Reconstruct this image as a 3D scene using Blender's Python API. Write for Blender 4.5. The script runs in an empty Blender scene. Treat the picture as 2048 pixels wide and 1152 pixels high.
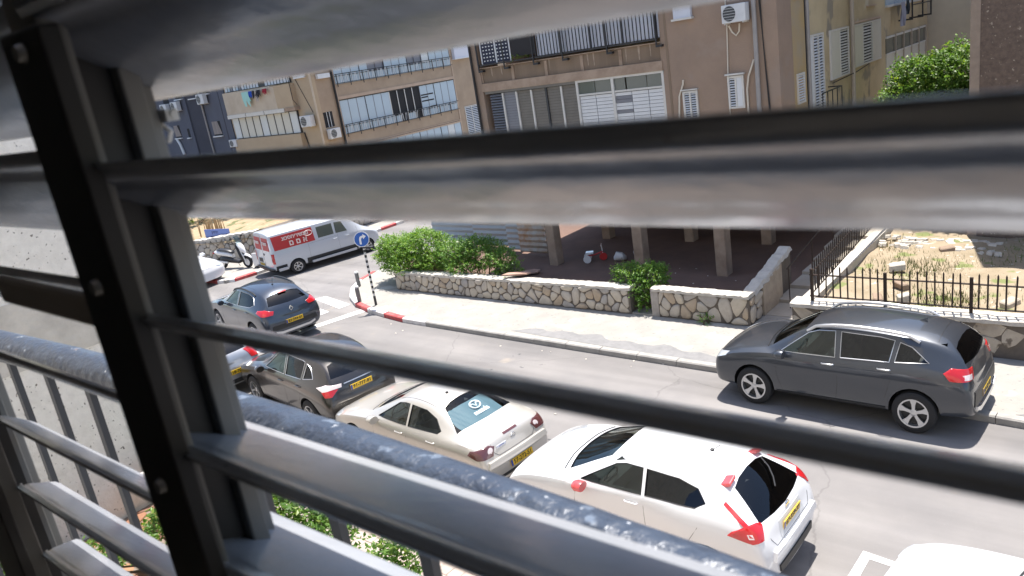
import bpy, bmesh, math, random
from mathutils import Vector, Matrix, Quaternion
from mathutils.bvhtree import BVHTree
import mathutils.geometry as mgeo

SC = bpy.context.scene
COL = SC.collection
PI = math.pi
R = math.radians

# ------------------------------------------------------------------ camera
cam_d = bpy.data.cameras.new('camera')
cam_d.sensor_width = 36.0
cam_d.lens = 27.25
cam_d.clip_start = 0.02
cam_d.clip_end = 600.0
cam_d.dof.use_dof = True
cam_d.dof.focus_distance = 13.0
cam_d.dof.aperture_fstop = 12.0
cam = bpy.data.objects.new('camera', cam_d)
COL.objects.link(cam)
EYE = Vector((0.0, 0.0, 6.85))
yaw, pitch, roll = R(41.8), R(16.7), R(-9.15)
fw = Vector((-math.sin(yaw) * math.cos(pitch), math.cos(yaw) * math.cos(pitch), -math.sin(pitch)))
rt = Vector((math.cos(yaw), math.sin(yaw), 0.0))
up = rt.cross(fw)
r2 = math.cos(roll) * rt + math.sin(roll) * up
u2 = -math.sin(roll) * rt + math.cos(roll) * up
m = Matrix((r2, u2, -fw)).transposed().to_4x4()
m.translation = EYE
cam.matrix_world = m
SC.camera = cam

# ------------------------------------------------------------------ light
SUN_DIR = Vector((0.08, -0.27, -1.0)).normalized()      # the way the light travels
world = bpy.data.worlds.new('World')
SC.world = world
world.use_nodes = True
wn = world.node_tree.nodes
wl = world.node_tree.links
for n_ in list(wn):
    wn.remove(n_)
sky = wn.new('ShaderNodeTexSky')
sky.sky_type = 'NISHITA'
sky.sun_disc = False
sky.sun_elevation = math.asin(-SUN_DIR.z)
sky.sun_rotation = math.atan2(-SUN_DIR.x, -SUN_DIR.y)
sky.air_density = 1.0
sky.dust_density = 1.2
sky.ozone_density = 1.0
bg = wn.new('ShaderNodeBackground')
bg.inputs['Strength'].default_value = 0.12
wo = wn.new('ShaderNodeOutputWorld')
wl.new(sky.outputs[0], bg.inputs[0])
wl.new(bg.outputs[0], wo.inputs[0])

sun_d = bpy.data.lights.new('sun', 'SUN')
sun_d.energy = 4.6
sun_d.angle = R(0.53)
sun_d.color = (1.0, 0.95, 0.88)
sun = bpy.data.objects.new('sun', sun_d)
COL.objects.link(sun)
sun.rotation_euler = (-SUN_DIR).to_track_quat('Z', 'Y').to_euler()

SC.view_settings.view_transform = 'Standard'
SC.view_settings.look = 'None'
SC.view_settings.exposure = 1.05
SC.view_settings.gamma = 1.0
SC.view_settings.use_curve_mapping = False
SC.render.engine = 'CYCLES'
SC.cycles.use_denoising = True
SC.cycles.max_bounces = 8
SC.cycles.diffuse_bounces = 4
SC.cycles.glossy_bounces = 4
SC.cycles.transmission_bounces = 6
SC.cycles.transparent_max_bounces = 12
SC.cycles.caustics_reflective = False
SC.cycles.caustics_refractive = False
# ------------------------------------------------------------------ materials
MATS = {}


def mat(name, col, rough=0.6, metal=0.0, var=0.0, scale=3.0, col2=None, bump=0.0, bscale=40.0, coat=0.0,
        spec=0.5, detail=6.0, spots=None, streak=False, flake=0.0):
    """A principled material; var mixes in col2 by noise, bump adds fine relief, spots adds (colour, scale, threshold) flecks."""
    if name in MATS:
        return MATS[name]
    ma = bpy.data.materials.new(name)
    ma.use_nodes = True
    nt = ma.node_tree
    b = nt.nodes['Principled BSDF']
    b.inputs['Base Color'].default_value = (*col, 1)
    b.inputs['Roughness'].default_value = rough
    b.inputs['Metallic'].default_value = metal
    b.inputs['Specular IOR Level'].default_value = spec
    if coat:
        b.inputs['Coat Weight'].default_value = coat
        b.inputs['Coat Roughness'].default_value = 0.04
    tc = nt.nodes.new('ShaderNodeTexCoord')
    src = tc.outputs['Object']
    last = None
    if var > 0:
        c2 = col2 or tuple(c * 0.6 for c in col)
        mp = nt.nodes.new('ShaderNodeMapping')
        if streak:
            mp.inputs['Scale'].default_value = (1.0, 1.0, 0.12)
        nt.links.new(src, mp.inputs[0])
        no = nt.nodes.new('ShaderNodeTexNoise')
        no.inputs['Scale'].default_value = scale
        no.inputs['Detail'].default_value = detail
        no.inputs['Roughness'].default_value = 0.62
        nt.links.new(mp.outputs[0], no.inputs['Vector'])
        rp = nt.nodes.new('ShaderNodeMapRange')
        rp.inputs[1].default_value = 0.38
        rp.inputs[2].default_value = 0.68
        rp.inputs[3].default_value = 0.0
        rp.inputs[4].default_value = var
        nt.links.new(no.outputs[0], rp.inputs[0])
        mx = nt.nodes.new('ShaderNodeMix')
        mx.data_type = 'RGBA'
        mx.inputs[6].default_value = (*col, 1)
        mx.inputs[7].default_value = (*c2, 1)
        nt.links.new(rp.outputs[0], mx.inputs[0])
        last = mx.outputs[2]
    for sp in (spots or []):
        scol, sscale, th = sp
        vo = nt.nodes.new('ShaderNodeTexNoise')
        vo.inputs['Scale'].default_value = sscale
        vo.inputs['Detail'].default_value = 3.0
        nt.links.new(src, vo.inputs['Vector'])
        rp = nt.nodes.new('ShaderNodeMapRange')
        rp.inputs[1].default_value = th
        rp.inputs[2].default_value = th + 0.05
        nt.links.new(vo.outputs[0], rp.inputs[0])
        mx = nt.nodes.new('ShaderNodeMix')
        mx.data_type = 'RGBA'
        if last is None:
            mx.inputs[6].default_value = (*col, 1)
        else:
            nt.links.new(last, mx.inputs[6])
        mx.inputs[7].default_value = (*scol, 1)
        nt.links.new(rp.outputs[0], mx.inputs[0])
        last = mx.outputs[2]
    if last is not None:
        nt.links.new(last, b.inputs['Base Color'])
    if bump > 0:
        no = nt.nodes.new('ShaderNodeTexNoise')
        no.inputs['Scale'].default_value = bscale
        no.inputs['Detail'].default_value = 5.0
        nt.links.new(src, no.inputs['Vector'])
        bp = nt.nodes.new('ShaderNodeBump')
        bp.inputs['Strength'].default_value = min(1.0, bump)
        bp.inputs['Distance'].default_value = 0.02
        nt.links.new(no.outputs[0], bp.inputs['Height'])
        nt.links.new(bp.outputs[0], b.inputs['Normal'])
    MATS[name] = ma
    return ma


def glass_mat(name, tint, gloss=(0.9, 0.95, 1.0), rough=0.02, base=0.06):
    """Thin window glass: tinted see-through mixed with a mirror by the Fresnel of the surface."""
    if name in MATS:
        return MATS[name]
    ma = bpy.data.materials.new(name)
    ma.use_nodes = True
    nt = ma.node_tree
    for n_ in list(nt.nodes):
        nt.nodes.remove(n_)
    out = nt.nodes.new('ShaderNodeOutputMaterial')
    tr = nt.nodes.new('ShaderNodeBsdfTransparent')
    tr.inputs[0].default_value = (*tint, 1)
    gl = nt.nodes.new('ShaderNodeBsdfGlossy')
    gl.inputs[0].default_value = (*gloss, 1)
    gl.inputs[1].default_value = rough
    fr = nt.nodes.new('ShaderNodeLayerWeight')
    fr.inputs[0].default_value = 0.5
    pw = nt.nodes.new('ShaderNodeMath')
    pw.operation = 'POWER'
    pw.inputs[1].default_value = 5.0
    ad = nt.nodes.new('ShaderNodeMath')
    ad.operation = 'MULTIPLY_ADD'
    ad.use_clamp = True
    ad.inputs[1].default_value = 0.94
    ad.inputs[2].default_value = 0.04 + base
    nt.links.new(fr.outputs['Facing'], pw.inputs[0])
    mx = nt.nodes.new('ShaderNodeMixShader')
    nt.links.new(pw.outputs[0], ad.inputs[0])
    nt.links.new(ad.outputs[0], mx.inputs[0])
    nt.links.new(tr.outputs[0], mx.inputs[1])
    nt.links.new(gl.outputs[0], mx.inputs[2])
    nt.links.new(mx.outputs[0], out.inputs[0])
    MATS[name] = ma
    return ma


# ------------------------------------------------------------------ mesh building
class MB:
    def __init__(s):
        s.v, s.f, s.m, s.cm = [], [], [], 0

    def use(s, i):
        s.cm = i
        return s

    def face(s, *ids):
        s.f.append(tuple(ids))
        s.m.append(s.cm)

    def add(s, p):
        s.v.append(tuple(p))
        return len(s.v) - 1

    def quad(s, a, b, c, d):
        i = [s.add(p) for p in (a, b, c, d)]
        s.face(*i)
        return s

    def poly(s, pts):
        s.face(*[s.add(p) for p in pts])
        return s

    def box(s, x0, x1, y0, y1, z0, z1):
        if x0 > x1: x0, x1 = x1, x0
        if y0 > y1: y0, y1 = y1, y0
        if z0 > z1: z0, z1 = z1, z0
        i = [s.add(p) for p in ((x0, y0, z0), (x1, y0, z0), (x1, y1, z0), (x0, y1, z0),
                                (x0, y0, z1), (x1, y0, z1), (x1, y1, z1), (x0, y1, z1))]
        for q in ((0, 3, 2, 1), (4, 5, 6, 7), (0, 1, 5, 4), (1, 2, 6, 5), (2, 3, 7, 6), (3, 0, 4, 7)):
            s.face(*[i[k] for k in q])
        return s

    def obox(s, c, ax, ay, az):
        """box centred at c with half-axis vectors ax, ay, az"""
        c, ax, ay, az = map(Vector, (c, ax, ay, az))
        i = [s.add(c + sx * ax + sy * ay + sz * az) for sz in (-1, 1) for sx, sy in ((-1, -1), (1, -1), (1, 1), (-1, 1))]
        fl = ax.cross(ay).dot(az) < 0
        for q in ((0, 3, 2, 1), (4, 5, 6, 7), (0, 1, 5, 4), (1, 2, 6, 5), (2, 3, 7, 6), (3, 0, 4, 7)):
            q = q[::-1] if fl else q
            s.face(*[i[k] for k in q])
        return s

    def tube(s, pts, r, n=8, cap=True, r1=None):
        pts = [Vector(p) for p in pts]
        rings = []
        prev = None
        N = len(pts)
        for k, p in enumerate(pts):
            d = (pts[min(k + 1, N - 1)] - pts[max(k - 1, 0)]).normalized()
            if prev is None:
                a = d.orthogonal().normalized()
            else:
                a = (prev - d * prev.dot(d))
                a = a.normalized() if a.length > 1e-6 else d.orthogonal().normalized()
            prev = a
            b = d.cross(a)
            rr = r if r1 is None else r + (r1 - r) * k / (N - 1)
            rings.append([s.add(p + rr * (math.cos(2 * PI * j / n) * a + math.sin(2 * PI * j / n) * b)) for j in range(n)])
        for k in range(N - 1):
            for j in range(n):
                s.face(rings[k][j], rings[k][(j + 1) % n], rings[k + 1][(j + 1) % n], rings[k + 1][j])
        if cap:
            s.face(*rings[0][::-1])
            s.face(*rings[-1])
        return s

    def lathe(s, prof, n=24, axis='Z', c=(0, 0, 0), close=False):
        """prof: list of (radius, height) revolved about an axis through c"""
        rings = []
        for r_, h in prof:
            ring = []
            for j in range(n):
                a = 2 * PI * j / n
                x, y = r_ * math.cos(a), r_ * math.sin(a)
                p = {'Z': (x, y, h), 'Y': (x, h, -y), 'X': (h, x, y)}[axis]
                ring.append(s.add((p[0] + c[0], p[1] + c[1], p[2] + c[2])))
            rings.append(ring)
        K = len(rings)
        for k in range(K if close else K - 1):
            A, B = rings[k], rings[(k + 1) % K]
            for j in range(n):
                s.face(A[j], A[(j + 1) % n], B[(j + 1) % n], B[j])
        if not close:
            if prof[0][0] > 1e-6: s.face(*rings[0][::-1])
            if prof[-1][0] > 1e-6: s.face(*rings[-1])
        return s

    def prism(s, poly, axis, a0, a1):
        """poly in the two other axes (order kept: X->(y,z), Y->(x,z), Z->(x,y)) swept from a0 to a1"""
        def P(u, v, a):
            return {'X': (a, u, v), 'Y': (u, a, v), 'Z': (u, v, a)}[axis]
        A = [s.add(P(u, v, a0)) for u, v in poly]
        B = [s.add(P(u, v, a1)) for u, v in poly]
        n = len(poly)
        s.face(*A[::-1])
        s.face(*B)
        for j in range(n):
            s.face(A[j], A[(j + 1) % n], B[(j + 1) % n], B[j])
        return s

    def mesh(s, name, mats, smooth=None, fix=True):
        me = bpy.data.meshes.new(name)
        me.from_pydata(s.v, [], s.f)
        for ma in (mats if isinstance(mats, (list, tuple)) else [mats]):
            me.materials.append(ma)
        me.polygons.foreach_set('material_index', s.m)
        if fix:
            bm = bmesh.new()
            bm.from_mesh(me)
            bmesh.ops.recalc_face_normals(bm, faces=bm.faces)
            bm.to_mesh(me)
            bm.free()
        if smooth is not None:
            shade(me, smooth)
        me.update()
        return me


def shade(me, ang=40.0):
    """smooth shading with sharp edges above an angle"""
    me.polygons.foreach_set('use_smooth', [True] * len(me.polygons))
    try:
        me.set_sharp_from_angle(angle=R(ang))
    except Exception:
        pass


def link(name, me, parent=None, loc=None, rotz=0.0):
    o = bpy.data.objects.new(name, me)
    COL.objects.link(o)
    if loc is not None:
        o.location = loc
    o.rotation_euler = (0, 0, rotz)
    if parent is not None:
        o.parent = parent
    return o


def tag(o, label=None, cat=None, group=None, kind=None):
    if label: o['label'] = label
    if cat: o['category'] = cat
    if group: o['group'] = group
    if kind: o['kind'] = kind
    return o


def thing(name, label, cat, loc=(0, 0, 0), rotz=0.0, group=None):
    o = bpy.data.objects.new(name, None)
    o.empty_display_size = 0.2
    COL.objects.link(o)
    o.location = loc
    o.rotation_euler = (0, 0, rotz)
    return tag(o, label, cat, group)


def part(name, mb, mats, parent, smooth=None, world=True):
    """One mesh object under its thing. world: the shape is given in world coordinates (the thing is unrotated)."""
    me = mb.mesh(name, mats, smooth) if isinstance(mb, MB) else mb
    o = link(name, me, parent)
    if world:
        p = parent
        off = Vector((0, 0, 0))
        while p is not None:
            off += p.location
            p = p.parent
        o.location = -off
    return o


def struct(name, mb, mats, smooth=None):
    o = link(name, mb.mesh(name, mats, smooth) if isinstance(mb, MB) else mb)
    o['kind'] = 'structure'
    return o


def kids(o):
    return [c for c in o.children]


def copy_tree(o, parent=None):
    c = o.copy()
    COL.objects.link(c)
    if parent is not None:
        c.parent = parent
    for ch in kids(o):
        copy_tree(ch, c)
    return c


def bevel_me(me, w, seg=2, ang=30):
    bm = bmesh.new()
    bm.from_mesh(me)
    ed = [e for e in bm.edges if len(e.link_faces) == 2 and e.calc_face_angle(0) > R(ang)]
    bmesh.ops.bevel(bm, geom=ed, offset=w, segments=seg, profile=0.5, affect='EDGES')
    bm.to_mesh(me)
    bm.free()
    return me


def text_mesh(s, size, extrude=0.0015, bold=0.0, gap=1.0):
    cu = bpy.data.curves.new('txt', 'FONT')
    cu.body = s
    cu.size = size
    cu.space_character = gap
    cu.align_x = 'CENTER'
    cu.align_y = 'CENTER'
    cu.extrude = extrude
    cu.offset = bold
    cu.resolution_u = 2
    o = bpy.data.objects.new('txt', cu)
    COL.objects.link(o)
    dg = bpy.context.evaluated_depsgraph_get()
    me = bpy.data.meshes.new_from_object(o.evaluated_get(dg))
    bpy.data.objects.remove(o)
    bpy.data.curves.remove(cu)
    return me


def text_on(name, s, size, ma, parent, origin, u, v, extrude=0.0015, bold=0.0, gap=1.0):
    """flat lettering: u runs along the writing, v upwards, at origin (in the parent's space)"""
    me = text_mesh(s, size, extrude, bold, gap)
    me.name = name
    u, v = Vector(u).normalized(), Vector(v).normalized()
    w = u.cross(v)
    M = Matrix((u, v, w)).transposed().to_4x4()
    M.translation = Vector(origin)
    me.transform(M)
    me.materials.clear()
    me.materials.append(ma)
    o = link(name, me, parent)
    return o


def evaluated(o):
    dg = bpy.context.evaluated_depsgraph_get()
    return bpy.data.meshes.new_from_object(o.evaluated_get(dg))


# foliage -----------------------------------------------------------
def leaf_cloud(rng, blobs, n, size, hang=0.3, out=0.6):
    """n small leaf faces spread through the shells of ellipsoid blobs [(centre, radii)], uneven and gappy"""
    mb = MB()
    tot = sum(b[1][0] * b[1][1] * b[1][2] for b in blobs)
    for c, r_ in blobs:
        k = int(n * (r_[0] * r_[1] * r_[2]) / tot)
        c = Vector(c)
        sprigs = max(6, k // 9)
        for _ in range(sprigs):
            d = Vector((rng.gauss(0, 1), rng.gauss(0, 1), rng.gauss(0, 1)))
            if d.length < 1e-3: continue
            d.normalize()
            if d.z < -0.35 and rng.random() < 0.5: d.z = -d.z
            rad = (0.55 + 0.5 * rng.random() ** 0.5) * (0.86 + 0.2 * math.sin(5 * d.x + 3 * d.z + c.x * 3) * math.cos(4 * d.y + c.y))
            p = c + Vector((d.x * r_[0], d.y * r_[1], d.z * r_[2])) * rad
            ax = (d * out + Vector((rng.uniform(-1, 1), rng.uniform(-1, 1), rng.uniform(-.6, .9))) * 0.7).normalized()
            L = size * rng.uniform(2.0, 3.6)
            for j in range(9):
                t = (j + 1) / 9.0
                base = p + ax * L * t
                a = rng.uniform(0, 2 * PI)
                o1 = ax.orthogonal().normalized()
                o2 = ax.cross(o1)
                ld = (o1 * math.cos(a) + o2 * math.sin(a)) * 0.9 + ax * 0.55 + Vector((0, 0, -hang * rng.random()))
                ld.normalize()
                sd = ld.cross(Vector((rng.uniform(-.4, .4), rng.uniform(-.4, .4), 1))).normalized()
                s_ = size * rng.uniform(0.65, 1.25)
                nrm = ld.cross(sd) * s_ * 0.12
                tip = base + ld * s_
                mid = base + ld * s_ * 0.5
                a_, b_, c_, d_ = (mb.add(base), mb.add(mid + sd * s_ * 0.3 + nrm), mb.add(tip), mb.add(mid - sd * s_ * 0.3 + nrm))
                q_ = rng.random()
                mb.use(0 if q_ < 0.52 else 1 if q_ < .86 else 2)
                mb.face(a_, b_, c_)
                mb.face(a_, c_, d_)
    return mb


def leaf_mats(tag_, c1, c2):
    out = []
    for i, c in enumerate((c1, c2, (c2[0] * 1.45, c2[1] * 1.12, c2[2] * .9))):
        nm = 'leaf_%s_%d' % (tag_, i)
        ma = mat(nm, c, 0.45, var=0.6, scale=5.0, col2=tuple(x * 0.65 for x in c), spec=0.4)
        nt = ma.node_tree
        b = nt.nodes['Principled BSDF']
        if not any(n_.type == 'BSDF_TRANSLUCENT' for n_ in nt.nodes):
            tl = nt.nodes.new('ShaderNodeBsdfTranslucent')
            tl.inputs[0].default_value = (c[0] * 1.5, c[1] * 1.6, c[2] * 0.8, 1)
            mx = nt.nodes.new('ShaderNodeMixShader')
            mx.inputs[0].default_value = 0.3
            o_ = nt.nodes['Material Output']
            nt.links.new(b.outputs[0], mx.inputs[1])
            nt.links.new(tl.outputs[0], mx.inputs[2])
            nt.links.new(mx.outputs[0], o_.inputs[0])
        out.append(ma)
    return out


# stones ------------------------------------------------------------
def stone_cells(rng, u0, u1, v0, v1, cell, seed_fn=None, inside=None):
    """Convex Voronoi cells over a rectangle: list of polygons (u, v)."""
    nu = max(1, int(round((u1 - u0) / cell)))
    nv = max(1, int(round((v1 - v0) / (cell * 0.8))))
    sites = []
    for i in range(nu):
        for j in range(nv):
            if rng.random() < .16 and nv > 1: continue
            sites.append((u0 + (i + 0.5 + rng.uniform(-.48, .48) + (0.25 if j % 2 else -0.25)) * (u1 - u0) / nu,
                          v0 + (j + 0.5 + rng.uniform(-.46, .46)) * (v1 - v0) / nv))
    cells = []
    for k, s in enumerate(sites):
        poly = [(u0, v0), (u1, v0), (u1, v1), (u0, v1)]
        for q, t in enumerate(sites):
            if q == k or abs(t[0] - s[0]) > cell * 3.5 or not poly:
                continue
            mx_, my_ = (s[0] + t[0]) / 2, (s[1] + t[1]) / 2
            dx, dy = t[0] - s[0], t[1] - s[1]
            new = []
            for a in range(len(poly)):
                p, p2 = poly[a], poly[(a + 1) % len(poly)]
                da = (p[0] - mx_) * dx + (p[1] - my_) * dy
                db = (p2[0] - mx_) * dx + (p2[1] - my_) * dy
                if da <= 0: new.append(p)
                if (da < 0) != (db < 0) and abs(da - db) > 1e-12:
                    t_ = da / (da - db)
                    new.append((p[0] + (p2[0] - p[0]) * t_, p[1] + (p2[1] - p[1]) * t_))
            poly = new
        if len(poly) >= 3:
            cells.append(poly)
    return cells


def inset_poly(poly, d):
    cx = sum(p[0] for p in poly) / len(poly)
    cy = sum(p[1] for p in poly) / len(poly)
    r_ = sum(math.hypot(p[0] - cx, p[1] - cy) for p in poly) / len(poly)
    k = max(0.3, 1 - d / max(r_, 1e-3))
    return [(cx + (p[0] - cx) * k, cy + (p[1] - cy) * k) for p in poly], (cx, cy), r_


def stone_mesh(rng, poly, joint, proud, F, ma):
    """a bulged stone on a wall face: F(u, v, d) maps to the wall's space"""
    ip, c, r_ = inset_poly(poly, joint)
    # round the corners
    rp = []
    n = len(ip)
    for i in range(n):
        a, b, c2 = ip[i - 1], ip[i], ip[(i + 1) % n]
        rp.append((b[0] + (a[0] - b[0]) * 0.24, b[1] + (a[1] - b[1]) * 0.24))
        rp.append((b[0] + (c2[0] - b[0]) * 0.24, b[1] + (c2[1] - b[1]) * 0.24))
    pr = proud * rng.uniform(0.6, 1.2)
    tilt = (rng.uniform(-.12, .12), rng.uniform(-.12, .12))
    mb = MB()
    A = [mb.add(F(u, v, -0.02)) for u, v in rp]
    B = [mb.add(F(c[0] + (u - c[0]) * 0.95, c[1] + (v - c[1]) * 0.95, pr * 0.65 + (u - c[0]) * tilt[0] + (v - c[1]) * tilt[1])) for u, v in rp]
    C_ = [mb.add(F(c[0] + (u - c[0]) * 0.72, c[1] + (v - c[1]) * 0.72, pr * rng.uniform(.9, 1.15) + (u - c[0]) * tilt[0] + (v - c[1]) * tilt[1])) for u, v in rp]
    k = len(rp)
    for i in range(k):
        j = (i + 1) % k
        mb.face(A[i], A[j], B[j], B[i])
        mb.face(B[i], B[j], C_[j], C_[i])
    mb.face(*C_)
    return mb.mesh('stone', ma, 60)
# ------------------------------------------------------------------ cars
RUBBER = mat('tyre_rubber', (0.018, 0.018, 0.02), 0.85, bump=0.15, bscale=80)
BLACKP = mat('black_plastic', (0.02, 0.021, 0.023), 0.5)
SEAL = mat('black_seal', (0.008, 0.008, 0.009), 0.45)
CABIN = mat('cabin_trim', (0.028, 0.028, 0.03), 0.8)
CHROME = mat('chrome', (0.75, 0.76, 0.78), 0.12, 1.0)
ALLOY = mat('alloy', (0.55, 0.56, 0.58), 0.3, 0.85)
REDLENS = mat('red_lens', (0.45, 0.012, 0.015), 0.12, coat=1.0)
PALELENS = mat('pale_lens', (0.62, 0.55, 0.55), 0.12, coat=1.0)
CLEARLENS = mat('clear_lens', (0.55, 0.58, 0.62), 0.08, 0.3, coat=1.0)
DARKLENS = mat('dark_lens', (0.09, 0.03, 0.03), 0.1, coat=1.0)
PLATE_Y = mat('plate_yellow', (0.72, 0.46, 0.02), 0.45)
PLATE_B = mat('plate_blue', (0.02, 0.06, 0.3), 0.45)
INK = mat('plate_ink', (0.012, 0.012, 0.012), 0.6)
SEATM = mat('seat_cloth', (0.06, 0.06, 0.065), 0.9)
CARGLASS = glass_mat('car_glass', (0.42, 0.49, 0.47), gloss=(.85, .92, .92), base=0.03)
PRIVACY = glass_mat('privacy_glass', (0.10, 0.115, 0.12), gloss=(.75, .78, .82), base=0.02)


def car_paint(name, col, metal=0.0, rough=0.32):
    return mat('paint_' + name, col, rough, metal, coat=1.0, var=0.12, scale=1.5, col2=tuple(c * 0.85 for c in col))


def cage(rows, wtops=None):
    """Closed car skin from stations (front to rear). Row: xl, xb, xt, wl, wm, wb, wt, zs, zb, ze, zt"""
    mb = MB()
    rings = []
    for (xl, xb, xt, wl, wm, wb, wt, zs, zb, ze, zt) in rows:
        pts = [(xl, 0, zs), (xl, wl - 0.10, zs), (xl, wl, zs + 0.09),
               (xl + (xb - xl) * 0.4, wm, zs + 0.45 * (zb - zs)), (xl + (xb - xl) * 0.8, wm * 0.995, zb - 0.13 * (zb - zs) - 0.03),
               (xb, wb, zb), (xt, wt, ze), (xt, wt * 0.6, ze + (zt - ze) * 0.75), (xt, 0, zt)]
        full = pts + [(x, -y, z) for x, y, z in pts[-2:0:-1]]
        rings.append([mb.add(p) for p in full])
    n = len(rings[0])
    for k in range(len(rings) - 1):
        for j in range(n):
            mb.face(rings[k][j], rings[k][(j + 1) % n], rings[k + 1][(j + 1) % n], rings[k + 1][j])
    for ring in (rings[0], rings[-1]):
        h = n // 2
        for j in range(h):
            a, b, c, d = ring[j], ring[j + 1], ring[(n - j - 1) % n], ring[(n - j) % n]
            if j == 0:
                mb.face(a, b, c)
            elif j == h - 1:
                mb.face(a, b, d)
            else:
                mb.face(a, b, c, d)
    return mb


def subdivide(mb, name, lv, creases=()):
    me = mb.mesh(name, CABIN)
    bm = bmesh.new()
    bm.from_mesh(me)
    cl = bm.edges.layers.float.get('crease_edge') or bm.edges.layers.float.new('crease_edge')
    n = 16
    for e in bm.edges:
        a, b = e.verts[0].index, e.verts[1].index
        if a // n != b // n and a % n == b % n:
            j = a % n
            j = min(j, n - j)
            for jj, val in creases:
                if j == jj:
                    e[cl] = val
    bm.to_mesh(me)
    bm.free()
    o = link(name, me)
    md = o.modifiers.new('s', 'SUBSURF')
    md.levels = md.render_levels = lv
    out = evaluated(o)
    bpy.data.objects.remove(o)
    return out


class Skin:
    """ray helper on the outer skin"""
    def __init__(s, me):
        bm = bmesh.new()
        bm.from_mesh(me)
        s.t = BVHTree.FromBMesh(bm)
        bm.free()

    def hit(s, p, d):
        p, d = Vector(p), Vector(d).normalized()
        h = s.t.ray_cast(p - d * 3.0, d, 6.0)
        return h[0]


def patch(skin, poly, O, U, V, D, off=0.004, thick=0.02, cuts=5, smooth=50):
    """Polygon (u, v) in frame O,U,V laid onto the skin along D, raised by off, with side walls going in by thick."""
    O, U, V, D = Vector(O), Vector(U).normalized(), Vector(V).normalized(), Vector(D).normalized()
    bm = bmesh.new()
    f = bm.faces.new([bm.verts.new((u, v, 0)) for u, v in poly])
    us = [p[0] for p in poly]
    vs = [p[1] for p in poly]
    for k in range(1, cuts):
        for lo, hi, nrm in ((min(us), max(us), (1, 0, 0)), (min(vs), max(vs), (0, 1, 0))):
            c = lo + (hi - lo) * k / cuts
            co = (c, 0, 0) if nrm[0] else (0, c, 0)
            bmesh.ops.bisect_plane(bm, geom=bm.verts[:] + bm.edges[:] + bm.faces[:], plane_co=co, plane_no=nrm)
    last = None
    hits = {}
    for v in bm.verts:
        p = O + U * v.co.x + V * v.co.y
        hits[v] = skin.hit(p, D)
    good = [h for h in hits.values() if h is not None]
    if not good:
        bm.free()
        return None
    avg = sum(((h - O).dot(D) for h in good)) / len(good)
    for v, h in hits.items():
        p = O + U * v.co.x + V * v.co.y
        if h is None:
            h = p + D * (avg - (p - O).dot(D))
        v.co = h - D * off
    if thick:
        r_ = bmesh.ops.extrude_face_region(bm, geom=bm.faces[:])
        for g in r_['geom']:
            if isinstance(g, bmesh.types.BMVert):
                g.co += D * thick
    bmesh.ops.recalc_face_normals(bm, faces=bm.faces)
    me = bpy.data.meshes.new('patch')
    bm.to_mesh(me)
    bm.free()
    shade(me, smooth)
    return me


def strip(skin, pts, O, U, V, D, r_=0.004, off=0.0, n=5, step=0.12):
    """a thin line following the skin"""
    O, U, V, D = Vector(O), Vector(U).normalized(), Vector(V).normalized(), Vector(D).normalized()
    out = []
    for k in range(len(pts) - 1):
        a, b = Vector((*pts[k], 0)), Vector((*pts[k + 1], 0))
        m_ = max(1, int((b - a).length / step))
        for i in range(m_ + (1 if k == len(pts) - 2 else 0)):
            q = a.lerp(b, i / m_)
            h = skin.hit(O + U * q.x + V * q.y, D)
            if h is not None:
                out.append(h - D * off)
    mb = MB()
    if len(out) > 1:
        mb.tube(out, r_, n)
    return mb


def wheel_meshes(rad, width, rim_r, spokes, style='twin'):
    t = MB()
    w = width / 2
    t.lathe([(rim_r - 0.012, -w * 0.9), (rim_r + 0.01, -w), (rad - 0.03, -w * 0.98), (rad - 0.006, -w * 0.8), (rad, -w * 0.45),
             (rad, w * 0.45), (rad - 0.006, w * 0.8), (rad - 0.03, w * 0.98), (rim_r + 0.01, w), (rim_r - 0.012, w * 0.9)], 28, 'Y', close=True)
    tyre = t.mesh('tyre', RUBBER, 40)
    m_ = MB()
    m_.use(1)
    m_.lathe([(0.0, w * 0.35), (rim_r - 0.01, w * 0.30)], 24, 'Y')
    m_.use(0)
    m_.lathe([(rim_r - 0.005, w * 0.2), (rim_r - 0.004, w * 0.92), (rim_r + 0.008, w * 1.0), (rim_r - 0.016, w * 0.97), (rim_r - 0.022, w * 0.3)], 28, 'Y', close=True)
    m_.lathe([(0.0, w * 0.80), (0.035, w * 0.80), (0.058, w * 0.70), (0.06, w * 0.3)], 14, 'Y')
    for k in range(spokes):
        a = 2 * PI * k / spokes
        ca, sa = math.cos(a), math.sin(a)
        wi, wo_ = (0.045, 0.075) if style == 'wide' else (0.032, 0.04)
        pr = []
        for (rr, hw, y) in ((0.05, wi * 0.5, w * 0.72), (rim_r * 0.6, wi * 0.62, w * 0.80), (rim_r - 0.01, wo_ * 0.72, w * 0.90)):
            for s_ in (-1, 1):
                for yy in (y, y - 0.03):
                    x, z = rr * ca - s_ * hw * sa, rr * sa + s_ * hw * ca
                    pr.append(m_.add((x, yy, z)))
        for q in (0, 4):
            m_.face(pr[q], pr[q + 2], pr[q + 6], pr[q + 4])
            m_.face(pr[q], pr[q + 4], pr[q + 5], pr[q + 1])
            m_.face(pr[q + 2], pr[q + 3], pr[q + 7], pr[q + 6])
    rim = m_.mesh('rim', [ALLOY, BLACKP], 40)
    return tyre, rim


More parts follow.
